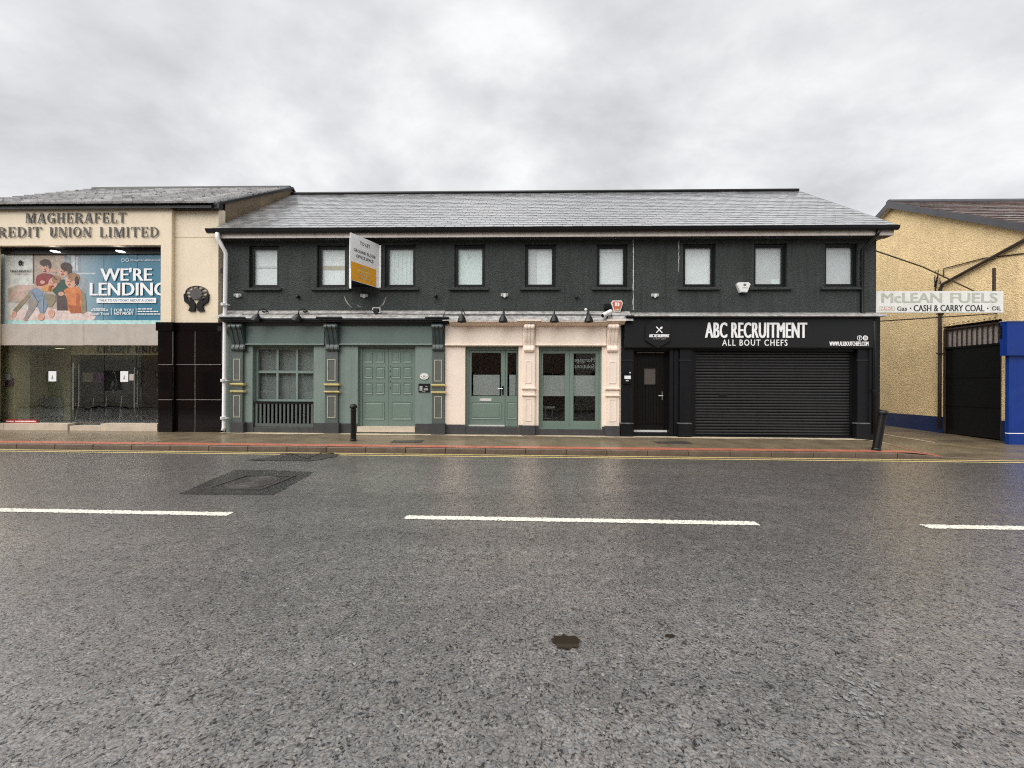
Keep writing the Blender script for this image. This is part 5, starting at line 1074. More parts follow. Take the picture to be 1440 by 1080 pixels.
# shopfront glass of the lobby: single sheets
zg0 = PX(110, 596.5, YG)[1]; zg1 = PX(110, 485.5, YG)[1]
sheets = [(-130, -42), (-41.3, 5.5), (6, 52.5), (53, 99.5), (101, 146), (147, 191), (192, 240)]
gl_o = []
for a, b in sheets:
    xa_, xb_ = PX(a, 540, YG)[0], PX(b, 540, YG)[0]; door = a in (101, 147); gl_o.append(bx('glass_sheet' if not door else 'glass_door', 'glass_dark', cu, xa_, xb_, YG, YG + 0.012, zg0 + (0 if not door else -0.03), zg1))
for (pxh, o, y0_, y1_) in ((103.2, gl_o[4], 510.5, 576), (111, gl_o[4], 512, 573), (189.3, gl_o[5], 517, 574), (193.5, gl_o[6], 520, 573)):
    near = pxh in (103.2, 189.3); yy = YG - 0.05 if near else YG + 0.10; xh = PX(pxh, 540, yy)[0]; za_h, zb_h = PX(pxh, y1_, yy)[1], PX(pxh, y0_, yy)[1]
    MB().tube([(xh, yy, za_h), (xh, yy, zb_h)], 0.016, 10).build('pull_handle', 'steel', o)
    for zz in (za_h + 0.12, zb_h - 0.12): MB().tube([(xh, yy, zz), (xh, YG + (0 if near else 0.012), zz)], 0.009, 8).build('handle_fixing', 'steel', o)
for a, b, t_, u_2 in ((5, 95, 595.6, 604.5), (98, 141, 599, 604.5), (141.3, 221, 596, 607), (-120, 4.6, 595, 604)):
    q = R(a, t_, b, u_2, YG - 0.18); bx('stone_step', 'stone_step', cu, q[0], q[1], YG - 0.18, YG + 0.10, q[2] - 0.06, q[3])
bx('floor_trim', 'room_dark', cu, PX(-130, 596, YG)[0], op[1] + 0.2, YG + 0.03, YG + 0.2, zg0 - 0.10, zg0 - 0.03)
# lobby behind the glass
lx0, lx1 = CX0 + 0.255, op[1] + 0.25; zf = zg0 - 0.03; zc_ = op[2] - 0.56
room(cu, lx0, lx1, YG + 0.2, 14.2, zf, zc_, 'lobby', 'lobby_floor')
bx('lobby_column', 'lobby', cu, PX(8, 540, 11.15)[0], PX(21, 540, 11.15)[0], 11.15, 11.5, zf, zc_); bx('lobby_partition', 'room_dark', cu, PX(21, 540, 11.4)[0], PX(32, 540, 11.4)[0], 11.3, 11.42, zf, zc_)
bx('lobby_screen', 'room_dark', cu, PX(112, 540, 12.6)[0], lx1 - 0.05, 12.6, 12.7, zf, zc_ - 0.35)
for k in range(2): pass
zls = PX(180, 499, 11.35)[1]; bx('lobby_header', 'lobby', cu, PX(100, 495, 11.35)[0], lx1 - 0.01, 11.35, 11.45, zls, zc_ - 0.005)
serif_line('CREDIT UNION', 137, 232, 487, 496.5, 11.34, 'letter', cu, 0.02, 'lobby_letter')
for (pl, yl) in ((40, 12.2), (90, 12.6), (140, 11.9), (187, 12.2)):
    xl_ = PX(pl, 500, yl)[0]; MB().lathe([(0.17, 0.0), (0.18, 0.01), (0.18, 0.025), (0.05, 0.03)], (xl_, yl, zc_ - 0.03), 20).build('lobby_downlight', 'lobby_lamp', cu)
wx1 = PX(99, 540, 12.4)[0]; bx('lobby_back_wall', 'lobby', cu, lx0 + 0.01, wx1, 12.4, 12.5, zf + 0.002, zc_ - 0.01)
for (a, b) in ((36, 39), (49, 51.5)): q = R(a, 506, b, 590, 12.37); bx('door_lining', 'cu_band', cu, q[0], q[1], 12.36, 12.399, zf + 0.003, q[3])
q = R(39.3, 508, 48.8, 590, 12.37); bx('lobby_door', 'stone_step', cu, q[0], q[1], 12.375, 12.398, zf + 0.004, q[3])
for (a, b, c, d, m_, lb) in ((116, 130, 524, 537, 'cu_band', 'pale poster on the dark lobby screen, left of its pair'), (131, 146, 523, 538, 'purple', 'dim purple poster on the dark lobby screen, right of its pair')): q = R(a, c, b, d, 12.58); tag(bx('poster', m_, None, q[0], q[1], 12.58, 12.598, q[2], q[3]), lb, 'poster')
RY = 12.33
rq = R(56, 560, 86, 588, RY); ra = thing('radiator', 'white ribbed radiator seen through the lobby glass', 'radiator', ((rq[0] + rq[1]) / 2, RY, zf))
for k in range(12):
    a = rq[0] + (rq[1] - rq[0]) * k / 12; bx('rib', 'radiator', ra, a + 0.008, a + (rq[1] - rq[0]) / 12 - 0.008, RY - 0.05, RY + 0.02, zf + 0.12, rq[3])
bx('back_plate', 'radiator', ra, rq[0], rq[1], RY + 0.021, RY + 0.05, zf + 0.14, rq[3] - 0.02)
for s_ in (0.1, 0.9): bx('foot', 'radiator', ra, rq[0] + (rq[1] - rq[0]) * s_ - 0.02, rq[0] + (rq[1] - rq[0]) * s_ + 0.02, RY - 0.03, RY + 0.01, zf, zf + 0.119)
def chair(px, Y, label, m):
    x = PX(px, 580, Y)[0]; t_ = thing('chair', label, 'chair', (x, Y, zf), 'chairs in the lobby'); w = 0.24
    bx('seat', m, t_, x - w, x + w, Y - 0.22, Y + 0.24, zf + 0.43, zf + 0.48, 0.015); bx('backrest', m, t_, x - w, x + w, Y + 0.25, Y + 0.29, zf + 0.58, zf + 0.90, 0.015)
    for sx in (-1, 1):
        MB().tube([(x + sx * w * 0.9, Y - 0.2, zf + 0.43), (x + sx * w * 1.05, Y - 0.25, zf)], 0.012, 6).build('leg', 'steel', t_); MB().tube([(x + sx * w * 0.9, Y + 0.27, zf + 0.88), (x + sx * w * 0.9, Y + 0.22, zf + 0.45), (x + sx * w * 1.05, Y + 0.32, zf)], 0.012, 6).build('leg', 'steel', t_)
chair(129, 12.0, 'dark lobby chair behind the left glass door', 'ink'); chair(169, 11.9, 'dark lobby chair behind the right glass door', 'ink')
for (a, b, c, d, lb) in ((68.3, 79.3, 522, 536.3, 'white printed notice on the glass left of the lobby doors'), (169.3, 180.3, 522, 537, 'white printed notice on the right glass door')):
    q = R(a, c, b, d, YG - 0.002); nt_ = bx('notice', 'paper', None, q[0], q[1], YG - 0.004, YG - 0.001, q[2], q[3]); tag(nt_, lb, 'notice'); xm_, zm_ = (q[0] + q[1]) / 2, (q[2] + q[3]) / 2
    MB().prism([(xm_ - 0.03, zm_ - 0.08), (xm_ + 0.03, zm_ - 0.08), (xm_ + 0.015, zm_ - 0.01), (xm_ + 0.01, zm_ + 0.03), (xm_ - 0.01, zm_ + 0.03), (xm_ - 0.015, zm_ - 0.01)], YG - 0.0055, YG - 0.0042).build('printed_mark', 'joint', nt_)
q = R(182, 526, 188, 535, YG - 0.002); tag(bx('notice', 'cu_band', None, q[0], q[1], YG - 0.004, YG - 0.001, q[2], q[3]), 'small grey sticker right of the notice on the glass door', 'sticker')
q = R(7, 590, 52, 594.8, YG - 0.003); ss = bx('red_sticker', 'sticker_red', None, q[0], q[1], YG - 0.004, YG - 0.001, q[2], q[3]); tag(ss, 'long red sticker with white lines at the foot of the left glass', 'sticker')
for a, b in ((8.5, 19), (21, 50)): r_ = R(a, 591.8, b, 593, YG - 0.0045); bx('printed_line', 'print_white', ss, r_[0], r_[1], YG - 0.0055, YG - 0.0042, r_[2], r_[3])
q = R(7, 526.5, 16, 542, 11.08); lh = bx('leaflet_holder', 'purple', None, q[0], q[1], 11.08, 11.149, q[2], (q[2] + q[3]) / 2 + 0.05); tag(lh, 'purple leaflet holder on the pale column at far left', 'leaflet holder'); bx('leaflet', 'paper', lh, q[0] + 0.03, q[1] - 0.03, 11.07, 11.079, q[2] + 0.16, q[3])
# ---------------------------------------------------------------- banner in the upper opening
def pm(name, c, r=0.35): return mat('print ' + name, S(*c), r, 0.24, 9)
bz0, bz1 = PX(115, 455.4, YG)[1], PX(115, 357.3, YG)[1]; bX0, bX1 = PX(-150, 400, YG)[0], op[1] + 0.25
bn = thing('window_banner', 'wide teal banner with a seated family and white loan slogan', 'banner', ((bX0 + bX1) / 2, YG, bz0))
gm, gt, gbs = node_mat('print teal fade'); gn = gt.nodes.new; gl2_ = gt.links.new
geo = gn('ShaderNodeNewGeometry'); sp_ = gn('ShaderNodeSeparateXYZ'); gl2_(geo.outputs['Position'], sp_.inputs[0]); mr_ = gn('ShaderNodeMapRange'); mr_.inputs[1].default_value = PX(88, 400, YG)[0]; mr_.inputs[2].default_value = PX(165, 400, YG)[0]; gl2_(sp_.outputs[0], mr_.inputs[0])
rp = gn('ShaderNodeValToRGB'); rp.color_ramp.elements[0].color = (*S(178, 192, 198), 1); rp.color_ramp.elements[1].color = (*S(62, 122, 148), 1); gl2_(mr_.outputs[0], rp.inputs[0]); gl2_(rp.outputs[0], gbs.inputs['Base Color']); gbs.inputs['Roughness'].default_value = 0.3
joints = [-150, -88, -41, 6.5, 52.3, 99.2, 146, 193, 244]
for a, b in zip(joints[:-1], joints[1:]):
    xa_ = PX(a, 400, YG)[0]; xb_ = min(PX(b, 400, YG)[0], bX1); bx('print_panel', gm, bn, xa_ + 0.007, xb_ - 0.007, YG, YG + 0.02, bz0, bz1)
bx('panel_backing', 'ink', bn, bX0, bX1, YG + 0.0202, YG + 0.05, bz0, bz1)
Z1 = lambda x, y: PX(x / 9.817, 350 + y / 9.817, YG)          # coordinates read off an enlargement of the banner
PC = {'wall': (206, 208, 202), 'beige': (176, 160, 146), 'grey': (150, 158, 164), 'dark': (84, 72, 70), 'sofa': (182, 166, 152), 'rug': (216, 196, 190), 'aqua': (176, 214, 210), 'red': (138, 58, 62), 'skin': (208, 160, 140), 'skin2': (188, 138, 116), 'hair': (70, 52, 46), 'blond': (158, 120, 92), 'green': (58, 82, 74), 'jean': (128, 146, 166), 'khaki': (142, 130, 108), 'greyp': (150, 142, 136), 'orange': (206, 128, 78), 'orange2': (170, 96, 60), 'yellow': (206, 150, 86), 'cush': (200, 172, 160), 'pale': (196, 204, 210)}
PM = {k: pm(k, v) for k, v in PC.items()}
names = list(PM); pb_ = MB(); lay = [0]
def poly(c, pts):
    pb_.mi = names.index(c); lay[0] += 1; y = YG - 0.0006 - 0.00025 * lay[0]; pts2 = [Z1(*p) for p in pts]
    pb_.add([(p[0], y, p[1]) for p in pts2], [tuple(range(len(pts2)))])
def ell(c, cx, cy, rx, ry, rot=0.0, n=18):
    cr_, sr = math.cos(rot), math.sin(rot); poly(c, [(cx + rx * math.cos(t) * cr_ - ry * math.sin(t) * sr, cy + rx * math.cos(t) * sr + ry * math.sin(t) * cr_) for t in [2 * math.pi * k / n for k in range(n)]])
poly('wall', [(66, 76), (470, 76), (470, 1030), (66, 1030)]); poly('beige', [(470, 76), (880, 76), (880, 420), (470, 520)]); poly('dark', [(452, 76), (476, 76), (476, 480), (452, 480)])
poly('grey', [(880, 76), (1110, 76), (1110, 330), (880, 330)]); poly('pale', [(985, 76), (1035, 76), (1035, 300), (985, 300)]); poly('pale', [(1050, 110), (1075, 110), (1075, 300), (1050, 300)]); poly('pale', [(980, 330), (1320, 330), (1320, 350), (980, 350)]); poly('grey', [(1080, 350), (1200, 420), (1200, 620), (1080, 700)])
poly('sofa', [(115, 545), (250, 500), (470, 500), (960, 640), (960, 860), (120, 730)]); ell('cush', 250, 630, 95, 65); poly('cush', [(240, 505), (440, 505), (460, 560), (290, 580)])
poly('rug', [(80, 985), (180, 860), (420, 800), (1000, 850), (1260, 870), (1330, 940), (1280, 990)]); poly('aqua', [(66, 985), (1400, 985), (2400, 985), (2400, 1036), (66, 1036)])
poly('red', [(490, 470), (510, 370), (590, 335), (700, 345), (800, 400), (790, 520), (640, 580), (520, 520)]); ell('skin', 630, 250, 66, 88); ell('hair', 625, 190, 76, 48, -0.1); ell('hair', 690, 225, 22, 50); ell('dark', 625, 315, 26, 10)
poly('green', [(720, 580), (810, 430), (900, 420), (960, 520), (940, 600), (800, 660)]); ell('skin', 880, 315, 62, 80, 0.15); ell('hair', 920, 250, 84, 62, 0.3); ell('hair', 965, 330, 30, 70)
ell('skin', 745, 300, 45, 24, 0.5); poly('dark', [(780, 640), (950, 640), (950, 850), (790, 850)])
poly('yellow', [(560, 520), (690, 480), (760, 540), (700, 590), (580, 580)]); ell('skin', 735, 470, 62, 80, 0.35); ell('blond', 780, 420, 62, 56, 0.4); ell('skin', 590, 460, 36, 24); ell('skin', 550, 540, 52, 30)
poly('khaki', [(330, 690), (420, 575), (470, 600), (300, 800), (230, 880), (178, 850)]); poly('greyp', [(390, 690), (440, 660), (530, 760), (450, 880), (380, 990), (325, 975), (395, 830)]); poly('jean', [(405, 575), (510, 535), (600, 580), (590, 640), (520, 755), (440, 660)])
poly('jean', [(525, 800), (560, 680), (620, 610), (700, 630), (670, 760), (620, 890), (560, 890)]); poly('khaki', [(620, 610), (770, 640), (775, 720), (720, 800), (660, 790)])
poly('orange', [(885, 570), (960, 525), (1080, 520), (1135, 600), (1160, 760), (1150, 880), (1040, 885), (945, 850), (935, 720)]); poly('orange2', [(1060, 600), (1120, 640), (1100, 800), (1050, 840)]); poly('khaki', [(1120, 560), (1185, 640), (1200, 860), (1140, 900)]); poly('orange2', [(940, 770), (1120, 800), (1140, 880), (980, 890)])
ell('skin', 985, 450, 78, 86); ell('blond', 1020, 390, 84, 58, 0.15); ell('hair', 1065, 440, 28, 62); ell('skin', 850, 620, 40, 30); ell('skin', 200, 900, 30, 46, 0.3); ell('skin', 715, 890, 44, 56); ell('skin', 575, 940, 46, 52, 0.5); ell('skin2', 360, 985, 30, 12)
for (fx, fy) in ((632, 252), (868, 318), (728, 478), (965, 458)):
    for dx_ in (-20, 20): ell('hair', fx + dx_, fy - 8, 8, 5)
    ell('red', fx, fy + 38, 20, 6); ell('skin2', fx + 2, fy + 14, 7, 12)
poly('orange2', [(690, 500), (720, 520), (700, 580), (670, 575)]); poly('dark', [(700, 350), (715, 350), (790, 420), (780, 430)]); poly('greyp', [(430, 590), (445, 585), (535, 740), (525, 750)]); poly('grey', [(600, 640), (615, 640), (600, 880), (588, 880)])
pb_.build('printed_picture', [PM[k] for k in names], bn)
YT2 = YG - 0.022; Z2 = lambda x, y: (120 + x / 9.817, 350 + y / 9.817)
def bt(body, x0, y0, x1, y1, m='print_white', bold=0.0, Y=YT2):
    a = Z2(x0, y0); b = Z2(x1, y1); return ptext(body, 'lettering', m, bn, a[0], a[1], b[0], b[1], Y, ext=0.001, bold=0.0, heavy=bold)
bt("WE'RE", 215, 262, 915, 440, bold=0.045); bt('LENDING', 68, 465, 1115, 645, bold=0.045)
a, b = Z2(155, 676), Z2(978, 745); q = R(a[0], a[1], b[0], b[1], YT2); bx('slogan_strip', 'print_white', bn, q[0], q[1], YT2, YT2 + 0.001, q[2], q[3]); bt('TALK TO US TODAY ABOUT A LOAN', 190, 692, 938, 726, PM['jean'], 0.02, YT2 - 0.001)
bt('FOR YOU', 400, 825, 662, 866, bold=0.03); bt('NOT PROFIT', 400, 872, 662, 912, bold=0.03); bt('Mutual Trust', 50, 876, 328, 912, bold=0.02)
for xs2 in (355, 697): a, b = Z2(xs2, 815), Z2(xs2 + 6, 915); q = R(a[0], a[1], b[0], b[1], YT2); bx('divider', 'print_white', bn, q[0], q[1], YT2, YT2 + 0.001, q[2], q[3])
rn = random.Random(2)
def bars(x0, x1, y0, y1):
    x = x0
    while x < x1 - 12:
        w_ = min(rn.uniform(14, 46), x1 - x); a, b = Z2(x, y0), Z2(x + w_, y1); q = R(a[0], a[1], b[0], b[1], YT2); bx('print_line', 'print_white', bn, q[0], q[1], YT2, YT2 + 0.001, q[2], q[3]); x += w_ + rn.uniform(4, 10)
for (a, b, c, d) in ((722, 930, 822, 836), (722, 1015, 856, 870), (722, 1040, 892, 906), (80, 312, 838, 852), (110, 290, 822, 832)): bars(a, b, c, d)
bt('/magherafeltcreditunion', 620, 140, 1190, 172)
for xs2 in (518, 577):
    c_ = PX(*Z2(xs2, 155), YT2); b = MB()
    for k in range(16):
        a0, a1 = 2 * math.pi * k / 16, 2 * math.pi * (k + 1) / 16; b.prism([(c_[0] + r_ * math.cos(t), c_[1] + r_ * math.sin(t)) for r_, t in ((0.038, a0), (0.05, a0), (0.05, a1), (0.038, a1))], YT2, YT2 + 0.001)
    b.build('icon_ring', 'print_white', bn)
def bt1(body, x0, y0, x1, y1, m): a = (x0 / 9.817, 350 + y0 / 9.817); b = (x1 / 9.817, 350 + y1 / 9.817); ptext(body, 'lettering', m, bn, a[0], a[1], b[0], b[1], YT2, ext=0.001, bold=0.0, heavy=0.03)
bt1('MAGHERAFELT', 145, 290, 440, 322, 'ink'); bt1('CREDIT UNION', 200, 336, 380, 352, PM['red'])
c_ = Z1(295, 190); MB().ellipse(c_[0], c_[1] + 0.02, 0.045, 0.04, YT2, YT2 + 0.001, 16).build('printed_globe', 'ink', bn)
for s_ in (-1, 1): MB().prism([(c_[0] + s_ * 0.07, c_[1] + 0.02), (c_[0] + s_ * 0.05, c_[1] + 0.02), (c_[0] + s_ * 0.012, c_[1] - 0.05), (c_[0] + s_ * 0.016, c_[1] - 0.09), (c_[0] + s_ * 0.05, c_[1] - 0.09)], YT2, YT2 + 0.001).build('printed_hand', 'ink', bn)

# ================================================================== YELLOW BUILDING (right) AND ALLEY
XG = 13.80; YF2 = 10.86
yb = thing('yellow_building', 'yellow roughcast building with brown tiled roof, dark blue plinth and side gable', 'building', (XG + 4, YF2, 0))
def gp_(px, py): return XW(py, px, XG)                     # pixel -> (y, z) on the gable wall
ya, zap = gp_(1256, 286); ye_ = YF2 - 0.22; zev = PX(1420, 319, ye_)[1]; ybk = 2 * ya - YF2
og = [gp_(1325, 540)[0], gp_(1408.5, 540)[0]]; zot = 3.47
slope_z = lambda y: zap - abs(y - ya) * (zap - zev) / (ya - ye_)
# gable wall in pieces round the gate opening
gw_ = MB()
def gpoly(pts): gw_.prism(pts, XG, XG + 0.3, 'x')
y1, y0 = og
gpoly([(YF2, 0.55), (y0, 0.55), (y0, slope_z(y0) - 0.12), (YF2, slope_z(YF2) - 0.12)]); gpoly([(y0, zot), (y1, zot), (y1, slope_z(y1) - 0.12), (y0, slope_z(y0) - 0.12)]); gpoly([(y1, 0.52), (ya, 0.52), (ya, zap - 0.12), (y1, slope_z(y1) - 0.12)]); gpoly([(ya, 0.52), (ybk, 0.52), (ybk, slope_z(ybk) - 0.12), (ya, zap - 0.12)])
gw_.build('gable_wall', 'yellow_wall', yb)
MB().prism([(YF2, -0.2), (y0, -0.2), (y0, 0.55), (YF2, 0.55)], XG - 0.012, XG + 0.3, 'x').prism([(y1, -0.2), (ybk, -0.2), (ybk, 0.52), (y1, 0.52)], XG - 0.012, XG + 0.3, 'x').build('plinth', 'blue_dark', yb)
bx('front_wall', 'yellow_wall', yb, XG + 0.301, 26, YF2, YF2 + 0.3, -0.2, zev - 0.05); bx('rear_wall', 'yellow_wall', yb, XG + 0.301, 26, ybk - 0.3, ybk, -0.2, zev - 0.05)
bx('corner_bead', 'skim', yb, XG - 0.006, XG + 0.03, y1 + 0.001, y1 + 0.04, 0.53, zot)
r2 = MB().prism([(ye_, zev), (ya, zap), (2 * ya - ye_, zev), (2 * ya - ye_, zev - 0.07), (ya, zap - 0.08), (ye_, zev - 0.07)], XG - 0.16, 26.2, 'x').build('roof', 'under', yb)
tiling(r2, 'tile_brown', XG - 0.16, 22.0, ye_ - 0.02, zev + 0.01, ya, zap + 0.0, 0.30, 0.30, 0.035, 120, 9, 'roof_tile', True)
MB().tube([(XG - 0.17, ya, zap + 0.03), (26.2, ya, zap + 0.03)], 0.11, 10).build('ridge', 'barge', r2)
for sg_ in (0, 1):
    f = (lambda y: y) if sg_ == 0 else (lambda y: 2 * ya - y)
    MB().prism([(f(ye_ - 0.04), zev - 0.16), (f(ya), zap - 0.17), (f(ya), zap + 0.06), (f(ye_ - 0.04), zev + 0.04)], XG - 0.19, XG - 0.161, 'x').build('bargeboard', 'barge', yb)
MB().prism([(ye_ + 0.02, zev - 0.15), (ya, zap - 0.15), (2 * ya - ye_, zev - 0.15), (2 * ya - ye_, zev - 0.12), (ya, zap - 0.12), (ye_ + 0.02, zev - 0.12)], XG - 0.16, XG - 0.001, 'x').build('verge_soffit', 'soffit', yb)
MB().prism([(ye_ - 0.13 + y, zev - 0.03 + z) for y, z in ((0, 0), (0.015, -0.07), (0.05, -0.10), (0.10, -0.10), (0.13, -0.07), (0.13, 0))], XG - 0.18, 26, 'x').build('gutter', 'black', yb)
bx('fascia_board', 'barge', yb, XG - 0.15, 26, ye_ + 0.005, ye_ + 0.03, zev - 0.22, zev - 0.02)
bx('soffit_board', 'soffit', yb, XG + 0.0, 26, ye_ + 0.031, YF2 - 0.001, zev - 0.20, zev - 0.17)
# rainwater pipe slanting across the gable
yp_, zp_ = gp_(1325, 403)
pp = MB().tube([(XG - 0.05, ye_ - 0.06, zev - 0.12), (XG - 0.07, ye_ + 0.0, zev - 0.22), (XG - 0.07, yp_ - 0.08, zp_ + 0.06), (XG - 0.07, yp_, zp_ - 0.08), (XG - 0.07, yp_, 2.0), (XG - 0.07, yp_, 0.15)], 0.045, 10).build('drainpipe', 'brown_pipe', yb, smooth=True)
for zz in (2.6, 3.9): bx('pipe_clip', 'brown_pipe', pp, XG - 0.125, XG - 0.001, yp_ - 0.06, yp_ + 0.06, zz - 0.02, zz + 0.02)
# gate in the gable wall
gt_ = thing('metal_gate', 'black sheeted gate with bars and curved spikes on top in the yellow gable', 'gate', (XG, (y0 + y1) / 2, 0))
zgb, zgt = 2.73, 3.38; xg = XG + 0.06
bx('sheet', 'black_metal', gt_, xg, xg + 0.02, y0 + 0.05, y1 - 0.03, 0.0, zgb)
bx('top_rail', 'brown_pipe', gt_, xg - 0.03, xg + 0.03, y0 + 0.02, y1 - 0.01, zgt - 0.03, zgt + 0.02); bx('middle_rail', 'black_metal', gt_, xg - 0.03, xg + 0.03, y0 + 0.05, y1 - 0.03, zgb + 0.001, zgb + 0.06)
for yy in (y0 + 0.02, y1 - 0.03): bx('stile', 'brown_pipe', gt_, xg - 0.035, xg + 0.035, yy - 0.02, yy + 0.028, 0.0, zgt - 0.031)
for k in range(11):
    yy = y0 + 0.12 + (y1 - y0 - 0.22) * k / 10; bx('bar', 'brown_pipe', gt_, xg - 0.012, xg + 0.012, yy - 0.012, yy + 0.012, zgb + 0.061, zgt - 0.031)
    MB().tube([(xg, yy, zgt + 0.021), (xg - 0.02, yy, zgt + 0.10), (xg - 0.07, yy + 0.02, zgt + 0.15), (xg - 0.11, yy + 0.03, zgt + 0.15)], 0.008, 5).build('spike', 'brown_pipe', gt_)
bx('board_behind_bars', 'grey_panel', gt_, xg + 0.05, xg + 0.07, y0 + 0.05, y1 - 0.03, zgb, zgt)
for zz in (0.9, 1.8): bx('brace', 'black_metal', gt_, xg - 0.02, xg - 0.001, y0 + 0.06, y1 - 0.06, zz, zz + 0.05)
bx('inner_wall', 'grey_panel', yb, XG + 0.55, XG + 0.6, y0 - 0.5 if y0 - 0.5 > YF2 + 0.31 else YF2 + 0.31, y1 + 0.8, -0.1, 4.2)
# blue shopfront at the right edge
bf = thing('blue_shopfront', 'bright blue shopfront at the right edge beside the cream pier', 'shopfront', (XG + 2.5, YF2, -0.05))
q = R(1416.5, 452, 1500, 500, YF2 - 0.16); bx('fascia', 'blue', bf, q[0], 20.0, YF2 - 0.16, YF2 - 0.002, q[2], q[3])
q2 = R(1418.5, 500, 1500, 609, YF2 - 0.08); bx('panel', 'blue', bf, q2[0], 20.0, YF2 - 0.08, YF2 - 0.002, q2[2], q2[3] - 0.002); bx('trim_line', 'print_white', bf, q2[0], 20.0, YF2 - 0.085, YF2 - 0.0025, q2[2] - 0.025, q2[2] - 0.002); bx('kick_panel', 'blue', bf, q2[0], 20.0, YF2 - 0.09, YF2 - 0.003, -0.15, q2[2] - 0.027)
bx('fascia_flashing', 'lead', bf, q[0] - 0.02, 20.0, YF2 - 0.18, YF2 - 0.002, q[3] + 0.001, q[3] + 0.02)
x = PX(1409.5, 460, XG and 11.0)[0]; pbx('gate_lock_box', 'black', gt_, 1409, 458, 1415, 476, YF2 - 0.05, 0.04)
# long sign across the alley mouth
sx0, sx1, sz0, sz1 = R(1231.5, 409.3, 1411, 439.6, 10.9); sx0 = XR + 0.01; sx1 = min(sx1, XG - 0.01)
sn = thing('alley_sign', 'long weathered white fuel merchant sign spanning the alley mouth', 'sign', ((sx0 + sx1) / 2, 10.9, sz0))
bx('sign_board', 'sign_white', sn, sx0, sx1, 10.9, 10.95, sz0, sz1)
YN = 10.899
ptext('McLEAN', 'lettering', 'faded', sn, 1240, 411.8, 1324, 425.6, YN, ext=0.002, heavy=0.05); ptext('FUELS', 'lettering', 'faded', sn, 1336.5, 411.8, 1402.5, 425.6, YN, ext=0.002, heavy=0.05); ptext('CASH & CARRY COAL', 'lettering', 'sign_ink', sn, 1285, 428.8, 1384, 437.8, YN, ext=0.002, bold=0.0, heavy=0.025)
ptext('Gas', 'lettering', 'sign_ink', sn, 1261.5, 431, 1275.5, 437, YN, ext=0.002, bold=0.012); ptext('OIL', 'lettering', 'sign_ink', sn, 1395, 430.5, 1407.8, 436.6, YN, ext=0.002, bold=0.012)
for pxd in (1280.5, 1389): q = PX(pxd, 433.5, YN); MB().ellipse(q[0], q[1], 0.02, 0.02, YN - 0.003, YN, 10).build('dot', 'sign_ink', sn)
q = R(1236, 431, 1258, 437.3, YN); MB().frame(q[0], q[1], q[2], q[3], YN - 0.002, YN, 0.012).build('logo_outline', 'faded', sn); ptext('CALOR', 'lettering', 'alarm_red', sn, 1238.5, 432.2, 1255.5, 436.2, YN, ext=0.001)
q = PX(1398, 390, 10.97); bx('bracket', 'brown_pipe', sn, q[0] - 0.03, q[0] + 0.03, 10.951, 10.99, sz0 + 0.05, PX(1398, 377, 10.97)[1])
# cables over the alley
def cable(pts, r, label, sag=0.0): return tag(MB().tube(pts, r, 6).build('cable', 'brown_pipe'), label, 'cable')
a = gp_(1372, 410); cable([(XR, 11.1, PX(1233, 349, 11.1)[1]), ((XR + XG) / 2, (11.1 + a[0]) / 2, (PX(1233, 349, 11.1)[1] + a[1]) / 2 + 0.10), (XG - 0.02, a[0], a[1])], 0.018, 'grey cable sloping down from the dark grey corner to the yellow gable')
c_ = gp_(1328, 378); d_ = PX(1445, 353, YF2 - 0.05); cable([(XG - 0.03, c_[0], c_[1] - 0.25), (XG - 0.04, c_[0] - 0.02, c_[1]), (XG - 0.03, gp_(1385, 363)[0], gp_(1385, 363)[1]), (XG - 0.02, YF2 + 0.02, PX(1418, 356, YF2)[1]), (d_[0], YF2 - 0.02, d_[1]), (d_[0] + 3, YF2 - 0.02, d_[1] + 0.1)], 0.016, 'dark cable rising along the yellow wall above the fuel sign')
e0 = PX(1232, 452.5, 11.0); e1 = gp_(1402, 441); cable([(XR, 11.0, e0[1]), ((XR + XG) / 2, 11.05, (e0[1] + e1[1]) / 2 - 0.02), (XG - 0.01, e1[0], e1[1])], 0.018, 'dark cable strung under the fuel sign across the alley')
# tangle of wires at the pipe head
tw = MB(); rn = random.Random(5); y_, z_ = gp_(1321, 392)
for k in range(5): tw.tube([(XG - 0.04 - 0.02 * rn.random(), y_ + rn.uniform(-0.12, 0.12), z_ + rn.uniform(-0.5, 0.35)) for j in range(4)], 0.008, 5)
tag(tw.build('wire_tangle', 'black'), 'tangle of thin wires beside the drainpipe above the fuel sign', 'wires')

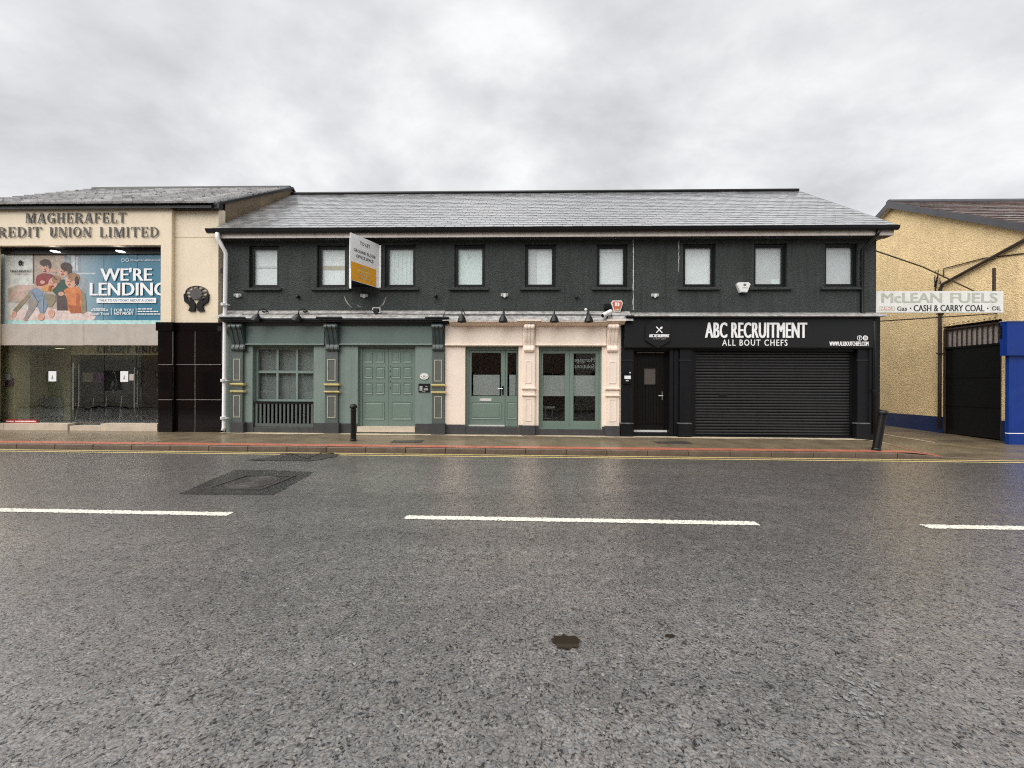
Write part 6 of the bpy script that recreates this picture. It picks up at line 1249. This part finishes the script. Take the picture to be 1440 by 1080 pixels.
# ================================================================== HOUSES ACROSS THE STREET (seen in the glass)
for i, (x0, x1, h, m, lb) in enumerate(((-37, -25.1, 6.4, 'render_op', 'tall rendered house across the street, far to the left'), (-25, -15.1, 5.3, 'brick_op', 'brick house across the street, furthest to the left'), (-15, -5.2, 5.6, 'render_op', 'pale rendered house across the street, reflected in the lobby glass'), (-5.1, 3.4, 5.2, 'brick_op', 'brick house across the street facing the cream shopfront'), (3.5, 14, 5.8, 'render_op', 'grey rendered house across the street facing the black shopfront'))):
    hs = thing('facing_house', lb, 'house', ((x0 + x1) / 2, -3.0, 0), 'houses across the street')
    W = x1 - x0; hl = []
    for k in range(3):
        xc = x0 + W * (k + 0.5) / 3; hl.append((xc - 0.5, xc + 0.5, h - 1.75, h - 0.55)); 
        if k != 1: hl.append((xc - 0.75, xc + 0.75, 0.9, 2.3))
    dxc = (x0 + x1) / 2; hl.append((dxc - 0.5, dxc + 0.5, 0.1, 2.2))
    wb = wall_holes(x0, x1, -0.2, h, 3.0, 0.3, hl); wb.v = [(p[0], -p[1], p[2]) for p in wb.v]; wb.f = [f[::-1] for f in wb.f]; wb.build('wall', m, hs)
    MB().prism([(-3.3, -0.2), (-3.3, h), (-9, h), (-9, -0.2)], x0, x0 + 0.02, 'x').prism([(-3.3, -0.2), (-3.3, h), (-9, h), (-9, -0.2)], x1 - 0.02, x1, 'x').build('side_wall', m, hs)
    MB().prism([(-2.7, h), (-6.2, h + 2.2), (-9.3, h)], x0, x1, 'x').build('roof', 'under', hs)
    for (a, b, c, d) in hl[:-1]:
        w = MB().box(a, a + 0.06, -3.16, -3.1, c, d).box(b - 0.06, b, -3.16, -3.1, c, d).box(a, b, -3.17, -3.1, d - 0.06, d).box(a, b, -3.17, -3.1, c, c + 0.06).box((a + b) / 2 - 0.03, (a + b) / 2 + 0.03, -3.155, -3.105, c, d).build('window', 'white', hs); bx('pane', 'room_dark', w, a, b, -3.22, -3.2, c, d)
    bx('door', 'blue_dark' if i else 'green_door', hs, dxc - 0.5, dxc + 0.5, -3.2, -3.14, 0.1, 2.2)
